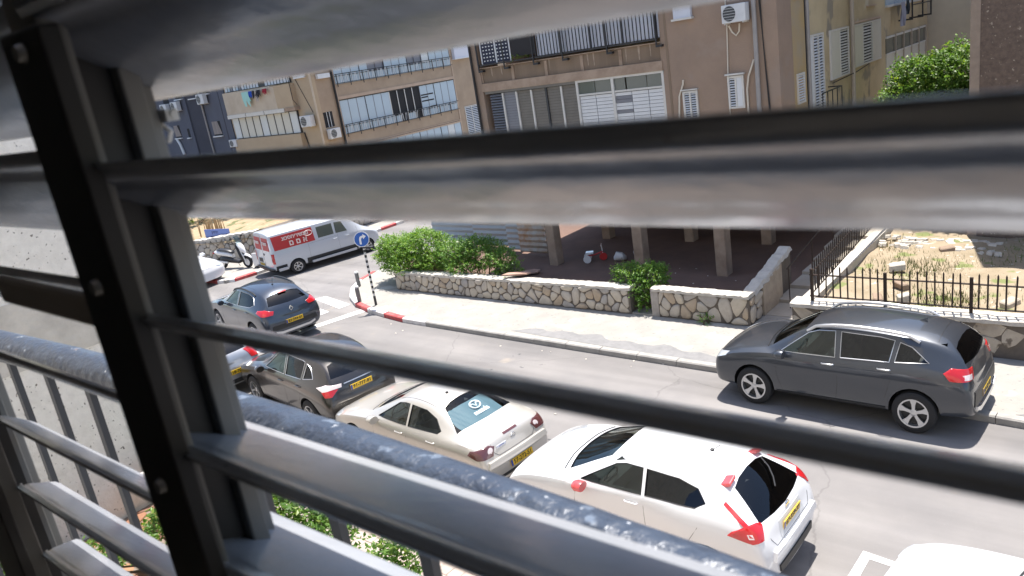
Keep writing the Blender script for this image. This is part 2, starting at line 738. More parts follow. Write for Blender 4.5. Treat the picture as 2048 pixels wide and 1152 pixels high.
def plate(parent, O, u, v, num, w=0.52, h=0.11):
    """yellow number plate with blue band, standing 6 mm proud at O"""
    u, v = Vector(u).normalized(), Vector(v).normalized()
    nrm = u.cross(v)
    O = Vector(O)
    mb = MB()
    mb.obox(O, u * w / 2, v * h / 2, nrm * 0.006)
    mb.use(1).obox(O - u * (w / 2 - 0.022) + nrm * 0.002, u * 0.021, v * (h / 2 - 0.003), nrm * 0.006)
    p = part('number_plate', mb, [PLATE_Y, PLATE_B], parent, world=False)
    text_on('plate_digits', num, h * 0.95, INK, p, O + nrm * 0.0075 + u * 0.02, u, v, 0.001, 0.002)
    return p


def make_car(S):
    """Builds one car from its spec dict; x forward, y left, ground at z = 0."""
    root = thing(S['name'], S['label'], 'car', S['loc'], S['yaw'], S.get('group'))
    paint = S['paint']
    full = S.get('detail', True)
    skin_me = subdivide(cage(S['rows']), 'skin', 2, S.get('creases', ((5, 0.62), (2, 0.6), (6, 0.55))))
    skin = Skin(skin_me)
    body = link('body', skin_me)
    body.parent = root
    skin_me.materials.clear()
    for m_ in (paint, BLACKP, CABIN, SEAL):
        skin_me.materials.append(m_)
    cut = []

    def cutter(mb, idx):
        me = mb.mesh('cut', [paint, BLACKP, CABIN, SEAL])
        me.polygons.foreach_set('material_index', [idx] * len(me.polygons))
        o = link('cut', me, root)
        cut.append(o)
        md = body.modifiers.new('b', 'BOOLEAN')
        md.operation = 'DIFFERENCE'
        md.solver = 'EXACT'
        md.object = o
    # wheel wells
    wr = S['wheel'][0]
    mb = MB()
    for xw in S['axles']:
        for s in (-1, 1):
            y0, y1 = (0.42, 1.3) if s > 0 else (-1.3, -0.42)
            prof = [(wr + 0.045) * 1.0] * 22
            pts = [(xw + (wr + 0.05) * math.cos(2 * PI * k / 22), wr + 0.015 + (wr + 0.05) * math.sin(2 * PI * k / 22)) for k in range(22)]
            mb.prism(pts, 'Y', y0, y1)
    cutter(mb, 1)
    glass = []
    if S.get('cabin'):
        rows = S['cabin']
        cmb = MB()
        rg = []
        for (x, xt, wb, wt, zb, zt) in rows:
            pts = [(x, -wb, 0.42), (x, wb, 0.42), (x, wb, zb), (xt, wt, zt - 0.03), (xt, 0, zt), (xt, -wt, zt - 0.03), (x, -wb, zb)]
            rg.append([cmb.add(p) for p in pts])
        for k in range(len(rg) - 1):
            for j in range(7):
                cmb.face(rg[k][j], rg[k][(j + 1) % 7], rg[k + 1][(j + 1) % 7], rg[k + 1][j])
        cmb.face(*rg[0][::-1])
        cmb.face(*rg[-1])
        cutter(cmb, 2)
        wmb = MB()
        wcut = [wmb]
        for poly, gm in S['side_windows']:
            for s in (-1, 1):
                wmb.prism(poly, 'Y', s * 0.40, s * 1.2)
                glass.append((poly, (0, 0, 0), (1, 0, 0), (0, 0, 1), (0, -s, 0), gm, 'window'))
        for key in ('windscreen', 'rear_window'):
            if key not in S: continue
            (xb, zb, wb), (xt, zt, wt), gm = S[key]
            O = Vector((xb, 0, zb))
            V = Vector((xt - xb, 0, zt - zb))
            H = V.length
            V.normalize()
            sgn = 1 if key == 'windscreen' else -1
            U = Vector((0, 1, 0))
            D = Vector((-V.z, 0, V.x)) if sgn > 0 else Vector((V.z, 0, -V.x))
            if D.x * sgn > 0: D = -D
            bow = S.get('bow', 0.05)
            poly = [(-wb, 0), (-wb * .5, -bow * .7), (0, -bow), (wb * .5, -bow * .7), (wb, 0), (wt, H - .055), (wt * .6, H - .01), (0, H + .005), (-wt * .6, H - .01), (-wt, H - .055)]
            wmb = MB()
            wcut.append(wmb)
            A = [wmb.add(O + U * a + V * b - D * 0.25) for a, b in poly]
            B = [wmb.add(O + U * a + V * b + D * 0.30) for a, b in poly]
            wmb.face(*A[::-1])
            wmb.face(*B)
            for j in range(len(poly)):
                j2 = (j + 1) % len(poly)
                wmb.face(A[j], A[j2], B[j2], B[j])
            glass.append((poly, O, U, V, D, gm, key))
        for c_ in wcut:
            cutter(c_, 3)
    me2 = evaluated(body)
    body.modifiers.clear()
    for o in cut:
        bpy.data.objects.remove(o)
    body.data = me2
    me2.name = 'body'
    shade(me2, 35)

    def add(name, me, ma, parent=root, label=None):
        if me is None: return None
        if isinstance(me, MB): me = me.mesh(name, ma, 40)
        else:
            me.materials.clear()
            for x in (ma if isinstance(ma, (list, tuple)) else [ma]): me.materials.append(x)
        me.name = name
        o = link(name, me, parent)
        if label: o['label'] = label
        return o
    names = {'window': 'side_window', 'windscreen': 'windscreen', 'rear_window': 'rear_window'}
    for poly, O, U, V, D, gm, key in glass:
        g = patch(skin, [(a, b) for a, b in poly], O, U, V, D, off=-0.012, thick=0, cuts=6)
        add(names[key], g, gm)
        if key == 'window':
            pts = [(a, b) for a, b in poly]
            add('window_trim', strip(skin, pts + [pts[0]], O, U, V, D, 0.007, 0.0), S.get('trim', SEAL))
    Zu = (0, 0, 1)
    if S.get('cabin'):
        for s in (-1, 1):
            yy = S.get('ditch', .47)
            add('roof_seam', strip(skin, [(.12, 0), (-1.15, 0)], (0, s * yy, 2), (1, 0, 0), (0, 1, 0), (0, 0, -1), .004), SEAL)
            if S.get('cladding'):
                add('sill_cladding', patch(skin, [(.92, .24), (-.92, .25), (-.92, S['cladding']), (.92, S['cladding'] - .02)], (0, 0, 0), (1, 0, 0), Zu, (0, -s, 0), .012, .03, 5), BLACKP)
    # wheels
    ty, rm = wheel_meshes(*S['wheel'])
    for xw in S['axles']:
        for s in (-1, 1):
            wh = link('wheel', ty, root, (xw, s * S['track'], S['wheel'][0]), 0 if s > 0 else PI)
            rim = link('rim', rm, wh)
            wh.rotation_euler.y = random.uniform(0, 1)
    for s in (-1, 1):
        for pl in S.get('seams', ()):
            add('door_seam', strip(skin, pl, (0, 0, 0), (1, 0, 0), Zu, (0, -s, 0), 0.0035, -0.001), SEAL)
        for (x, z) in S.get('handles', ()):
            h = skin.hit((x, 0, z), (0, -s, 0))
            if h is None: continue
            mb = MB()
            mb.tube([h + Vector((-.10, s * .004, 0)), h + Vector((-.08, s * .03, 0.004)), h + Vector((.08, s * .03, 0.004)), h + Vector((.10, s * .004, 0))], 0.012, 8)
            add('door_handle', mb, S.get('handle_mat', paint))
        if S.get('mirror'):
            x, z = S['mirror']
            h = skin.hit((x, 0, z - 0.05), (0, -s, 0))
            if h is not None:
                mb = MB()
                c = h + Vector((-0.0, s * 0.13, 0.07))
                for (dx, ry, rz, kk) in ((0.0, 1, 1, 0),):
                    ring = []
                    prof = [(0.10, .25), (.07, .8), (.02, 1.0), (-.05, .97), (-.07, .9)]
                    for (xx, sc) in prof:
                        ring.append([mb.add((c.x + xx, c.y + 0.105 * sc * math.cos(2 * PI * j / 14), c.z + 0.075 * sc * math.sin(2 * PI * j / 14))) for j in range(14)])
                    for a in range(len(ring) - 1):
                        for j in range(14):
                            mb.face(ring[a][j], ring[a][(j + 1) % 14], ring[a + 1][(j + 1) % 14], ring[a + 1][j])
                    mb.face(*ring[0][::-1])
                    mb.use(1).face(*ring[-1])
                mb.use(2).obox(h + Vector((0.01, s * 0.03, 0.03)), (0.035, 0, 0), (0, 0.05, 0.02), (0, -.006, .014))
                mo = add('mirror', mb.mesh('mirror', S.get('mirror_mat', paint), 50), [S.get('mirror_mat', paint), CHROME, BLACKP])
        for (kind, O, a, poly, ma, nm) in S.get('lights', ()):
            ca, sa = math.cos(R(a)), math.sin(R(a))
            if kind == 'rear':
                D, U = (ca, -s * sa, 0), (sa, s * ca, 0)
            else:
                D, U = (-ca, -s * sa, 0), (-sa, s * ca, 0)
            add(nm, patch(skin, poly, (O[0], s * O[1], O[2]), U, Zu, D, 0.016, 0.04, 10), ma)
    for (nm, poly, O, U, V, D, off, th, ma) in S.get('patches', ()):
        add(nm, patch(skin, poly, O, U, V, D, off, th, 5), ma)
    for (nm, pl, O, U, V, D, rr, ma) in S.get('strips', ()):
        add(nm, strip(skin, pl, O, U, V, D, rr), ma)
    if S.get('rails'):
        x0, x1, y, dz = S['rails']
        for s in (-1, 1):
            mb = MB()
            pts = []
            for k in range(13):
                x = x0 + (x1 - x0) * k / 12
                h = skin.hit((x, s * y, 0), (0, 0, -1))
                e = 0.0 if k in (0, 12) else dz
                pts.append(h + Vector((0, 0, e)))
            mb.tube(pts, 0.026, 8)
            add('roof_rail', mb, S['rail_mat'])
    if S.get('fin'):
        x = S['fin']
        h = skin.hit((x, 0, 0), (0, 0, -1))
        mb = MB()
        mb.poly([h + Vector(p) for p in ((.09, 0, -.003), (-.05, .03, -.003), (-.06, 0, .065))])
        mb.poly([h + Vector(p) for p in ((.09, 0, -.003), (-.06, 0, .065), (-.05, -.03, -.003))])
        mb.poly([h + Vector(p) for p in ((-.05, -.03, -.003), (-.06, 0, .065), (-.05, .03, -.003))])
        add('roof_antenna', mb.mesh('fin', S.get('fin_mat', paint)), S.get('fin_mat', paint))
    if S.get('whip'):
        x, yy, L, dx = S['whip']
        h = skin.hit((x, yy, 0), (0, 0, -1))
        mb = MB()
        mb.lathe([(0.03, h.z - 0.01), (0.026, h.z + 0.018), (0.0, h.z + 0.025)], 10, 'Z', (h.x, h.y, 0))
        mb.tube([h, h + Vector((dx, 0, L))], 0.005, 6)
        add('roof_antenna', mb, BLACKP)
    if S.get('plate'):
        O, tilt, num = S['plate']
        h = skin.hit((0, O[0], O[1]), (1, 0, 0))
        plate(root, h + Vector((-0.012, 0, 0)), (0, -1, 0), (math.sin(tilt), 0, math.cos(tilt)), num)
    if S.get('seats'):
        sz = S.get('seat_dz', 0.0)
        for (x, y) in S['seats']:
            mb = MB()
            mb.obox((x, y, 0.52), (0.25, 0, 0.02), (0, 0.23, 0), (0, 0, 0.09))
            mb.obox((x - 0.30, y, 0.82 + sz), (-0.09, 0, 0.0), (0, 0.22, 0), (-0.09, 0, 0.27))
            mb.obox((x - 0.42, y, 1.15 + sz), (-0.05, 0, 0), (0, 0.13, 0), (-0.02, 0, 0.09))
            me = mb.mesh('seat', SEATM)
            bevel_me(me, 0.035, 2)
            add('seat', me, SEATM)
        mb = MB()
        sx, sy = S['seats'][0]
        cc = Vector((sx + 0.42, sy, 0.93))
        ax1, ax2 = Vector((0, 1, 0)), Vector((-0.35, 0, 0.94))
        mb.tube([cc + 0.18 * (math.cos(2 * PI * k / 20) * ax1 + math.sin(2 * PI * k / 20) * ax2) for k in range(21)], 0.014, 6)
        mb.tube([cc - ax1 * .18, cc + ax1 * .18], 0.016, 6)
        mb.tube([cc, cc + Vector((.25, 0, -.1))], 0.03, 6)
        add('steering_wheel', mb, BLACKP)
        x0 = S['dash']
        mb = MB()
        mb.obox((x0, 0, 0.82), (0.22, 0, 0.03), (0, S['rows'][4][5] - 0.14, 0), (0, 0, 0.1))
        add('dashboard', mb, CABIN)
    if S.get('tall'):
        root.scale = (1, 1, S['tall'])
    return root, skin, add
# ------------------------------------------------------------------ ground, road, pavements
rng = random.Random(7)
random.seed(5)
ASPH = mat('asphalt', (0.225, 0.212, 0.205), 0.92, var=0.75, scale=0.55, col2=(0.165, 0.158, 0.158), bump=0.35, bscale=120,
           spots=[((0.25, 0.225, 0.20), 0.9, 0.66), ((0.07, 0.07, 0.072), 2.3, 0.70), ((0.25, 0.25, 0.245), 60.0, 0.66)])
CONC = mat('pavement_concrete', (0.335, 0.315, 0.285), 0.95, var=0.7, scale=1.7, col2=(0.25, 0.238, 0.222), bump=0.3, bscale=70,
           spots=[((0.22, 0.215, 0.21), 8.0, 0.63), ((0.43, 0.41, 0.38), 1.1, 0.62)])
PATCH_ASPH = mat('pavement_patch', (0.235, 0.23, 0.23), 0.95, var=0.7, scale=5.0, col2=(0.17, 0.17, 0.17), bump=0.5, bscale=60)
KERBM = mat('kerb_concrete', (0.36, 0.345, 0.32), 0.9, var=0.7, scale=4.0, col2=(0.24, 0.23, 0.22), bump=0.3, bscale=40)
KERBD = mat('kerb_dark', (0.13, 0.125, 0.12), 0.9, var=0.6, scale=5.0, bump=0.3)
KWHITE = mat('kerb_white_paint', (0.72, 0.70, 0.68), 0.7, var=0.6, scale=6.0, col2=(0.45, 0.42, 0.40), bump=0.2)
KRED = mat('kerb_red_paint', (0.46, 0.045, 0.05), 0.7, var=0.6, scale=6.0, col2=(0.55, 0.22, 0.2), bump=0.2)
PAINTW = mat('road_paint', (0.70, 0.69, 0.67), 0.75, var=0.5, scale=7.0, col2=(0.45, 0.44, 0.43), bump=0.2)
DIRT = mat('red_dirt', (0.17, 0.105, 0.08), 0.95, var=0.7, scale=1.2, col2=(0.11, 0.072, 0.058), bump=0.5, bscale=25,
           spots=[((0.3, 0.28, 0.25), 14.0, 0.72)])
SOIL = mat('dry_soil', (0.33, 0.265, 0.185), 0.95, var=0.8, scale=1.6, col2=(0.22, 0.175, 0.11), bump=0.8, bscale=14,
           spots=[((0.5, 0.46, 0.40), 5.0, 0.66), ((0.17, 0.19, 0.07), 1.3, 0.60)])
GARDEN = mat('garden_soil', (0.13, 0.10, 0.075), 0.95, var=0.7, scale=3.0, bump=0.6, bscale=20)

# long wear along the lane: darker wheel tracks and a paler crown
nt = ASPH.node_tree
b_ = nt.nodes['Principled BSDF']
lk = b_.inputs['Base Color'].links[0]
srcs = lk.from_socket
tc = nt.nodes.new('ShaderNodeTexCoord')
mp = nt.nodes.new('ShaderNodeMapping')
mp.inputs['Scale'].default_value = (.05, 1.0, 1.0)
no = nt.nodes.new('ShaderNodeTexNoise')
no.inputs['Scale'].default_value = 1.3
no.inputs['Detail'].default_value = 8
rp = nt.nodes.new('ShaderNodeMapRange')
rp.inputs[1].default_value, rp.inputs[2].default_value, rp.inputs[3].default_value, rp.inputs[4].default_value = .35, .65, .80, 1.12
mm = nt.nodes.new('ShaderNodeMix')
mm.data_type, mm.blend_type = 'RGBA', 'MULTIPLY'
mm.inputs[0].default_value = 1.0
nt.links.new(tc.outputs['Object'], mp.inputs[0])
nt.links.new(mp.outputs[0], no.inputs['Vector'])
nt.links.new(no.outputs[0], rp.inputs[0])
nt.links.new(srcs, mm.inputs[6])
nt.links.new(rp.outputs[0], mm.inputs[7])
# thin cracks
vo = nt.nodes.new('ShaderNodeTexVoronoi')
vo.feature = 'DISTANCE_TO_EDGE'
vo.inputs['Scale'].default_value = .3
wn_ = nt.nodes.new('ShaderNodeTexNoise')
wn_.inputs['Scale'].default_value = 1.6
wn_.inputs['Detail'].default_value = 6
wa = nt.nodes.new('ShaderNodeMix')
wa.data_type = 'RGBA'
wa.inputs[0].default_value = .35
nt.links.new(tc.outputs['Object'], wn_.inputs['Vector'])
nt.links.new(tc.outputs['Object'], wa.inputs[6])
nt.links.new(wn_.outputs[1], wa.inputs[7])
nt.links.new(wa.outputs[2], vo.inputs['Vector'])
r3 = nt.nodes.new('ShaderNodeMapRange')
r3.inputs[1].default_value, r3.inputs[2].default_value, r3.inputs[3].default_value, r3.inputs[4].default_value = .0, .004, .78, 1.0
nt.links.new(vo.outputs[0], r3.inputs[0])
m3 = nt.nodes.new('ShaderNodeMix')
m3.data_type, m3.blend_type = 'RGBA', 'MULTIPLY'
m3.inputs[0].default_value = 1.0
nt.links.new(mm.outputs[2], m3.inputs[6])
nt.links.new(r3.outputs[0], m3.inputs[7])
nt.links.new(m3.outputs[2], b_.inputs['Base Color'])

struct('ground', MB().box(-120, 90, -40, 110, -0.5, -0.05), GARDEN)
road = struct('road', MB().box(-90, 60, 7.0, 14.9, -0.04, 0.0).box(-28.6, -19.5, 14.9, 70, -0.04, 0.0).box(-29.6, -27.0, 14.9, 15.3, -0.04, -0.001), ASPH)

KP = [(60, 11.5), (20, 12.2), (5, 12.78), (-1.65, 13.08), (-6.66, 13.42), (-9.66, 13.46), (-12.75, 13.52), (-16.6, 13.62), (-18.1, 13.86), (-19.0, 14.06),
      (-19.85, 14.42), (-20.7, 15.02), (-21.35, 15.75), (-21.75, 16.6), (-22.0, 17.9), (-22.1, 22), (-22.1, 60)]


def offset_line(pts, d):
    out = []
    for i, p in enumerate(pts):
        a, b = Vector(pts[max(i - 1, 0)]), Vector(pts[min(i + 1, len(pts) - 1)])
        t = (b - a).normalized()
        n_ = Vector((t.y, -t.x))
        out.append((p[0] + n_.x * d, p[1] + n_.y * d))
    return out


inner = offset_line(KP, 0.16)      # towards the block
mb = MB()
mb.prism(inner + [(-22.0, 60), (60, 60)], 'Z', -0.1, 0.12)
pav = struct('pavement', mb, CONC)
strip_in = offset_line(KP[2:9], 0.20)
strip_out = offset_line(KP[2:9], 0.72)
for (a0, a1, b) in ((-12.6, -5.0, 0.55), (-1.6, 6, 0.5)):
    mb = MB()
    n_ = 40
    lo, hi = [], []
    for i in range(n_ + 1):
        x = a0 + (a1 - a0) * i / n_
        yk = 13.46 + (x + 9.66) * (13.08 - 13.46) / 8.0
        lo.append((x, yk + 0.2))
        hi.append((x, yk + 0.2 + b * (0.75 + 0.25 * math.sin(i * .35) * math.sin(i * .9) + 0.12 * rng.random()) * min(1, i / 4, (n_ - i) / 4)))
    mb.prism(lo + hi[::-1], 'Z', 0.121, 0.125)
    part('asphalt_patch', mb, PATCH_ASPH, pav)


def resample(pts, step):
    out, acc = [Vector(pts[0])], 0.0
    for i in range(len(pts) - 1):
        a, b = Vector(pts[i]), Vector(pts[i + 1])
        L = (b - a).length
        t = step - acc
        while t <= L:
            out.append(a.lerp(b, t / L))
            t += step
        acc = L - (t - step)
    return out


def kerb_row(parent, pts, colour, step=0.98, top=0.135, inside=1):
    P = resample(pts, step)
    for i in range(len(P) - 1):
        a, b = P[i], P[i + 1]
        t = (b - a).normalized()
        n_ = Vector((t.y, -t.x)) * inside
        a2, b2 = a + t * 0.006, b - t * 0.006
        mb = MB()
        z = top + rng.uniform(-.006, .006)
        prof = [(0.0, -0.08), (0.0, z - 0.025), (0.025, z), (0.16, z), (0.16, -0.08)]
        A = [mb.add((a2.x + n_.x * d, a2.y + n_.y * d, h)) for d, h in prof]
        B = [mb.add((b2.x + n_.x * d, b2.y + n_.y * d, h)) for d, h in prof]
        mb.face(*A[::-1])
        mb.face(*B)
        for j in range(5):
            mb.face(A[j], A[(j + 1) % 5], B[(j + 1) % 5], B[j])
        mid = (a + b) / 2
        if -60 < mid.x < 12:
            part('kerb_stone', mb, colour(mid, i), parent)


def kc(p, i):
    if p.y > 14.2 and p.x < -18.9:
        return KWHITE if p.y < 15.6 or i % 2 else KRED
    if p.x < -16.2:
        return (KRED, KWHITE)[i % 2]
    return KERBM if p.x > -14.5 else KWHITE if i % 3 == 0 else KERBM


kerb_row(pav, KP[2:-2], kc)
# left side of the cross street: narrow pavement with a red and white kerb
lp = struct('pavement_2', MB().prism([(-27.95, 14.75), (-27.75, 16.2), (-27.75, 60), (-40, 60), (-40, 15.9), (-30.5, 14.75)], 'Z', -0.1, 0.12), CONC)
lp.name = 'side_pavement'
kerb_row(lp, [(-27.6, 34), (-27.6, 16.2), (-27.8, 14.6), (-38, 14.5)], lambda p, i: (KRED if i % 2 else KWHITE), 0.95, 0.135, 1)

# painted markings
mk = struct('road_marking', MB().prism([(-21.75, 14.38), (-21.55, 14.72), (-19.80, 14.34), (-19.86, 13.93)], 'Z', 0.002, 0.005)
            .prism([(-21.9, 13.55), (-20.0, 13.20), (-19.95, 13.60), (-21.85, 13.95)], 'Z', 0.002, 0.005)
            .prism([(-21.9, 12.75), (-20.0, 12.40), (-19.95, 12.80), (-21.85, 13.15)], 'Z', 0.002, 0.005)
            .prism([(-21.9, 11.95), (-20.0, 11.60), (-19.95, 12.00), (-21.85, 12.35)], 'Z', 0.002, 0.005)
            .prism([(-18.62, 14.0), (-18.95, 14.1), (-19.42, 12.3), (-19.35, 9.2), (-19.1, 9.2), (-19.12, 12.3)], 'Z', 0.002, 0.005)
            .prism([(-2.76, 7.3), (-2.70, 8.99), (-2.18, 8.93), (-2.19, 8.82), (-2.59, 8.86), (-2.62, 7.3)], 'Z', 0.002, 0.005), PAINTW)

# near pavement of square pavers on our side, in view only between the hedge end and the kerb
np_ = struct('near_pavement', MB().box(-60, 20, 5.2, 7.15, -0.1, 0.095), mat('paver_joint', (.30, .25, .22), .95, bump=.3))
PAVER = [mat('paver_a', (0.44, 0.36, 0.31), 0.9, var=0.4, scale=6, bump=.2), mat('paver_b', (0.40, 0.335, 0.29), 0.9, var=0.4, scale=6, bump=.2)]
pm = []
for i in range(2):
    me = MB().box(-.098, .098, -.098, .098, -.03, .0).mesh('paver', PAVER[i])
    bevel_me(me, .006, 1)
    pm.append(me)
for i in range(26):
    for j in range(8):
        o = link('paver', pm[rng.random() < .4], np_, (-9.9 + i * .2 + (.1 if j % 2 else 0), 5.35 + j * .2, .122 + rng.uniform(-.002, .002)))
kerb_row(np_, [(-60, 7.32), (-16, 7.32), (12, 7.16)], lambda p, i: KERBM, 1.0, 0.13, 1)

# yards
struct('yard', MB().prism([(-18.95, 16.02), (-10.2, 16.02), (-10.1, 16.3), (-7.3, 16.3), (-7.1, 22), (-7.1, 34), (-21, 34), (-21.2, 18)], 'Z', 0.121, 0.14), DIRT)
gb = MB()
gx, gy = 44, 26
g_ = []
for j in range(gy + 1):
    for i in range(gx + 1):
        x, y = -5.95 + 22.0 * i / gx, 15.92 + 9.0 * j / gy
        z = 0.62 + 0.05 * math.sin(x * 1.7 + y) + 0.04 * math.sin(y * 2.3 - x) + rng.uniform(-.02, .02)
        g_.append(gb.add((x, y, z)))
for j in range(gy):
    for i in range(gx):
        a = j * (gx + 1) + i
        gb.face(g_[a], g_[a + 1], g_[a + gx + 2], g_[a + gx + 1])
struct('garden_ground', gb, SOIL, 180)
# alley with low steps between the stone wall and the garden
mb = MB()
for k in range(7):
    mb.box(-7.05 - .0, -5.98, 16.5 + k * 0.85, 24.0 if k == 6 else 16.5 + (k + 1) * 0.85 + .02, 0.1, 0.13 + 0.085 * k)
alley = struct('alley_path', mb, mat('alley_concrete', (0.42, 0.375, 0.315), .95, var=.5, scale=2.5, col2=(.30, .26, .21), bump=.3))
# bank with dry grass behind the stone wall by the van
bb = MB()
g_ = []
for j in range(15):
    for i in range(21):
        x, y = -46 + 17.0 * i / 20, 16.0 + 13.0 * j / 14
        base = 0.72 + max(0, (x + 36)) * 0.055 + max(0, y - 17) * 0.11
        if x > -29.8 + .3: base -= .1
        g_.append(bb.add((x if y > 16.8 else min(x, -29.6), max(y, 16.05 + (x + 35) * .22 if x > -35 else 16.05), base + rng.uniform(-.05, .05))))
for j in range(14):
    for i in range(20):
        a = j * 21 + i
        bb.face(g_[a], g_[a + 1], g_[a + 22], g_[a + 21])
struct('dry_bank', bb, mat('dry_bank_soil', (0.36, 0.27, 0.165), 0.95, var=.8, scale=2.2, col2=(.26, .18, .10), bump=.9, bscale=10,
                          spots=[((.12, .13, .05), 1.6, .6), ((.48, .42, .32), 6.0, .66)]), 180)
# our garden
struct('garden_path', MB().box(-13.88, -10.4, 2.2, 4.85, -.05, .02), mat('path_joint', (0.20, 0.16, 0.13), .95, bump=.4))
CRAZY = [mat('flagstone_a', (.27, .13, .075), .85, var=.6, scale=5, bump=.4), mat('flagstone_b', (.33, .18, .10), .85, var=.6, scale=5, bump=.4), mat('flagstone_c', (.22, .115, .08), .85, var=.6, scale=5, bump=.4)]
gp = bpy.data.objects['garden_path']
for poly in stone_cells(rng, -13.8, -10.5, 2.3, 4.8, .42):
    part('flagstone', stone_mesh(rng, poly, .018, .012, lambda u, v, d: (u, v, .03 + d), CRAZY[rng.randrange(3)]), CRAZY[0], gp)

struct('added_bounce_paving', MB().box(-10.3, 12, .16, 4.45, -.05, .015), mat('added_bounce_paving', (.55, .52, .47), .9, var=.4, scale=2, bump=.3))  # unseen pale sheet, added to bounce sunlight onto the stucco end wall
# ------------------------------------------------------------------ stone walls, fence, pole, bollards
MORTAR = mat('mortar', (0.135, 0.115, 0.098), 0.95, var=0.5, scale=6, bump=.5, bscale=40)
STONES = [mat('stone_%s' % n_, c, 0.9, var=0.55, scale=7.0, col2=tuple(x * .72 for x in c), bump=0.6, bscale=28)
          for n_, c in (('pale', (.46, .415, .355)), ('cream', (.50, .445, .365)), ('grey', (.37, .345, .32)), ('tan', (.42, .34, .255)))]
CAP = mat('wall_cap', (0.52, 0.485, 0.43), 0.95, var=0.6, scale=5, col2=(.36, .33, .29), bump=.7, bscale=22)
ROUGHST = mat('rough_stone', (0.46, 0.405, 0.33), 0.95, var=0.8, scale=2.6, col2=(.27, .225, .18), bump=.9, bscale=12, spots=[((.14, .115, .09), 3.2, .62)])
IRON = mat('fence_iron', (0.028, 0.02, 0.017), 0.55, 0.3, var=.5, scale=9, col2=(.06, .03, .02))


def stone_wall(name, label, faces, core, cap, cell, proud=.035, joint=.016, mats=None, group='stone walls along the street'):
    """faces: list of (F, u0, u1, v0, v1) to clad; core and cap: mesh builders"""
    t = thing(name, label, 'wall', (0, 0, 0), 0, group)
    part('core', core, MORTAR, t)
    if cap: part('coping', cap, CAP, t, 60)
    n_ = 0
    for F, u0, u1, v0, v1 in faces:
        for poly in stone_cells(rng, u0, u1, v0, v1, cell):
            area = abs(sum(poly[i][0] * poly[(i + 1) % len(poly)][1] - poly[(i + 1) % len(poly)][0] * poly[i][1] for i in range(len(poly)))) / 2
            if area < cell * cell * .12: continue
            part('stone', stone_mesh(rng, poly, joint, proud, F, (mats or STONES)[rng.choice((0, 0, 1, 1, 2, 3))]), None, t)
            n_ += 1
    return t


def lumpy_cap(x0, x1, y0, y1, z, h, n_=60, zf=None):
    mb = MB()
    rows = []
    for i in range(n_ + 1):
        x = x0 + (x1 - x0) * i / n_
        zz = (zf(x) if zf else z)
        j1, j2, k = rng.uniform(-.025, .02), rng.uniform(-.02, .02), rng.uniform(-.012, .02)
        rows.append([mb.add(p) for p in ((x, y0 - .015 + j1, zz - .02), (x, y0 - .01 + j1, zz + h * .7 + k), (x, y0 + .06, zz + h + k), (x, y1 - .05, zz + h + k * .5), (x, y1 + j2, zz - .02))])
    for i in range(n_):
        for j in range(4):
            mb.face(rows[i][j], rows[i][j + 1], rows[i + 1][j + 1], rows[i + 1][j])
    mb.face(*rows[0])
    mb.face(*rows[-1][::-1])
    return mb


Y1 = 15.70
zt1 = lambda x: 0.66 + (x + 19.0) * 0.0125
core = MB()
core.prism([(-18.98, .05), (-10.16, .05), (-10.16, .78), (-18.98, .66)], 'Y', Y1, Y1 + .34)
core.box(-18.98, -18.7, Y1 + .34, 18.6, .05, .62)
cap = lumpy_cap(-19.0, -10.14, Y1 - .01, Y1 + .36, 0, .06, 110, zt1)
F1 = lambda u, v, d: (u, Y1 - d, .12 + (v - .12) * (zt1(u) - .12) / .60)
F1b = lambda u, v, d: (-18.98 - d, u, v)
stone_wall('stone_wall', 'long low stone wall under the hedge, in front of the pillars', [(F1, -18.96, -10.2, .13, .72), (F1b, Y1 + .02, 18.5, .13, .6)], core, cap, .26)
# end cement of the long wall and the sill in the gap
core = MB()
core.box(-9.52, -7.05, 15.73, 16.0, .05, .80)
core.prism([(16.0, .05), (18.3, .05), (18.3, 1.22), (17.3, 1.0), (16.0, .80)], 'X', -7.33, -7.05)
cap = lumpy_cap(-9.55, -7.03, 15.70, 16.03, .80, .06, 40)
F2 = lambda u, v, d: (u, 15.73 - d, v)
F2c = lambda u, v, d: (-7.05 + d, u, v)
w2 = stone_wall('stone_wall', 'short stone wall turning back into the alley, beside the small bush', [(F2, -9.36, -7.08, .13, .80), (F2c, 15.75, 16.45, .13, .78)], core, cap, .28)
part('end_block', MB().box(-9.56, -9.36, 15.70, 16.01, .1, .84), mat('end_cement', (.36, .33, .30), .95, var=.6, scale=6, bump=.6), w2)
part('plaster_return', MB().prism([(16.45, .1), (17.6, .1), (17.6, 1.05), (17.3, 1.04), (16.45, .84)], 'X', -7.05, -7.0), mat('old_plaster', (.44, .37, .29), .95, var=.7, scale=4, col2=(.3, .25, .2), bump=.6), w2)
cp = MB()
rows = []
for i in range(24):
    y = 16.0 + 2.3 * i / 23
    z = .82 + (.22 * (y - 16.0) / 1.3 if y < 17.3 else .22 + .2 * (y - 17.3)) + rng.uniform(-.02, .03)
    rows.append([cp.add(p) for p in ((-7.0 + rng.uniform(-.02, .02), y, z - .06), (-7.04, y, z + .03), (-7.3, y, z + .03), (-7.35, y, z - .06))])
for i in range(23):
    for j in range(3):
        cp.face(rows[i][j], rows[i][j + 1], rows[i + 1][j + 1], rows[i + 1][j])
part('coping', cp, CAP, w2)
struct('gap_sill', MB().box(-10.16, -9.56, 15.72, 16.05, .1, .16), CONC)

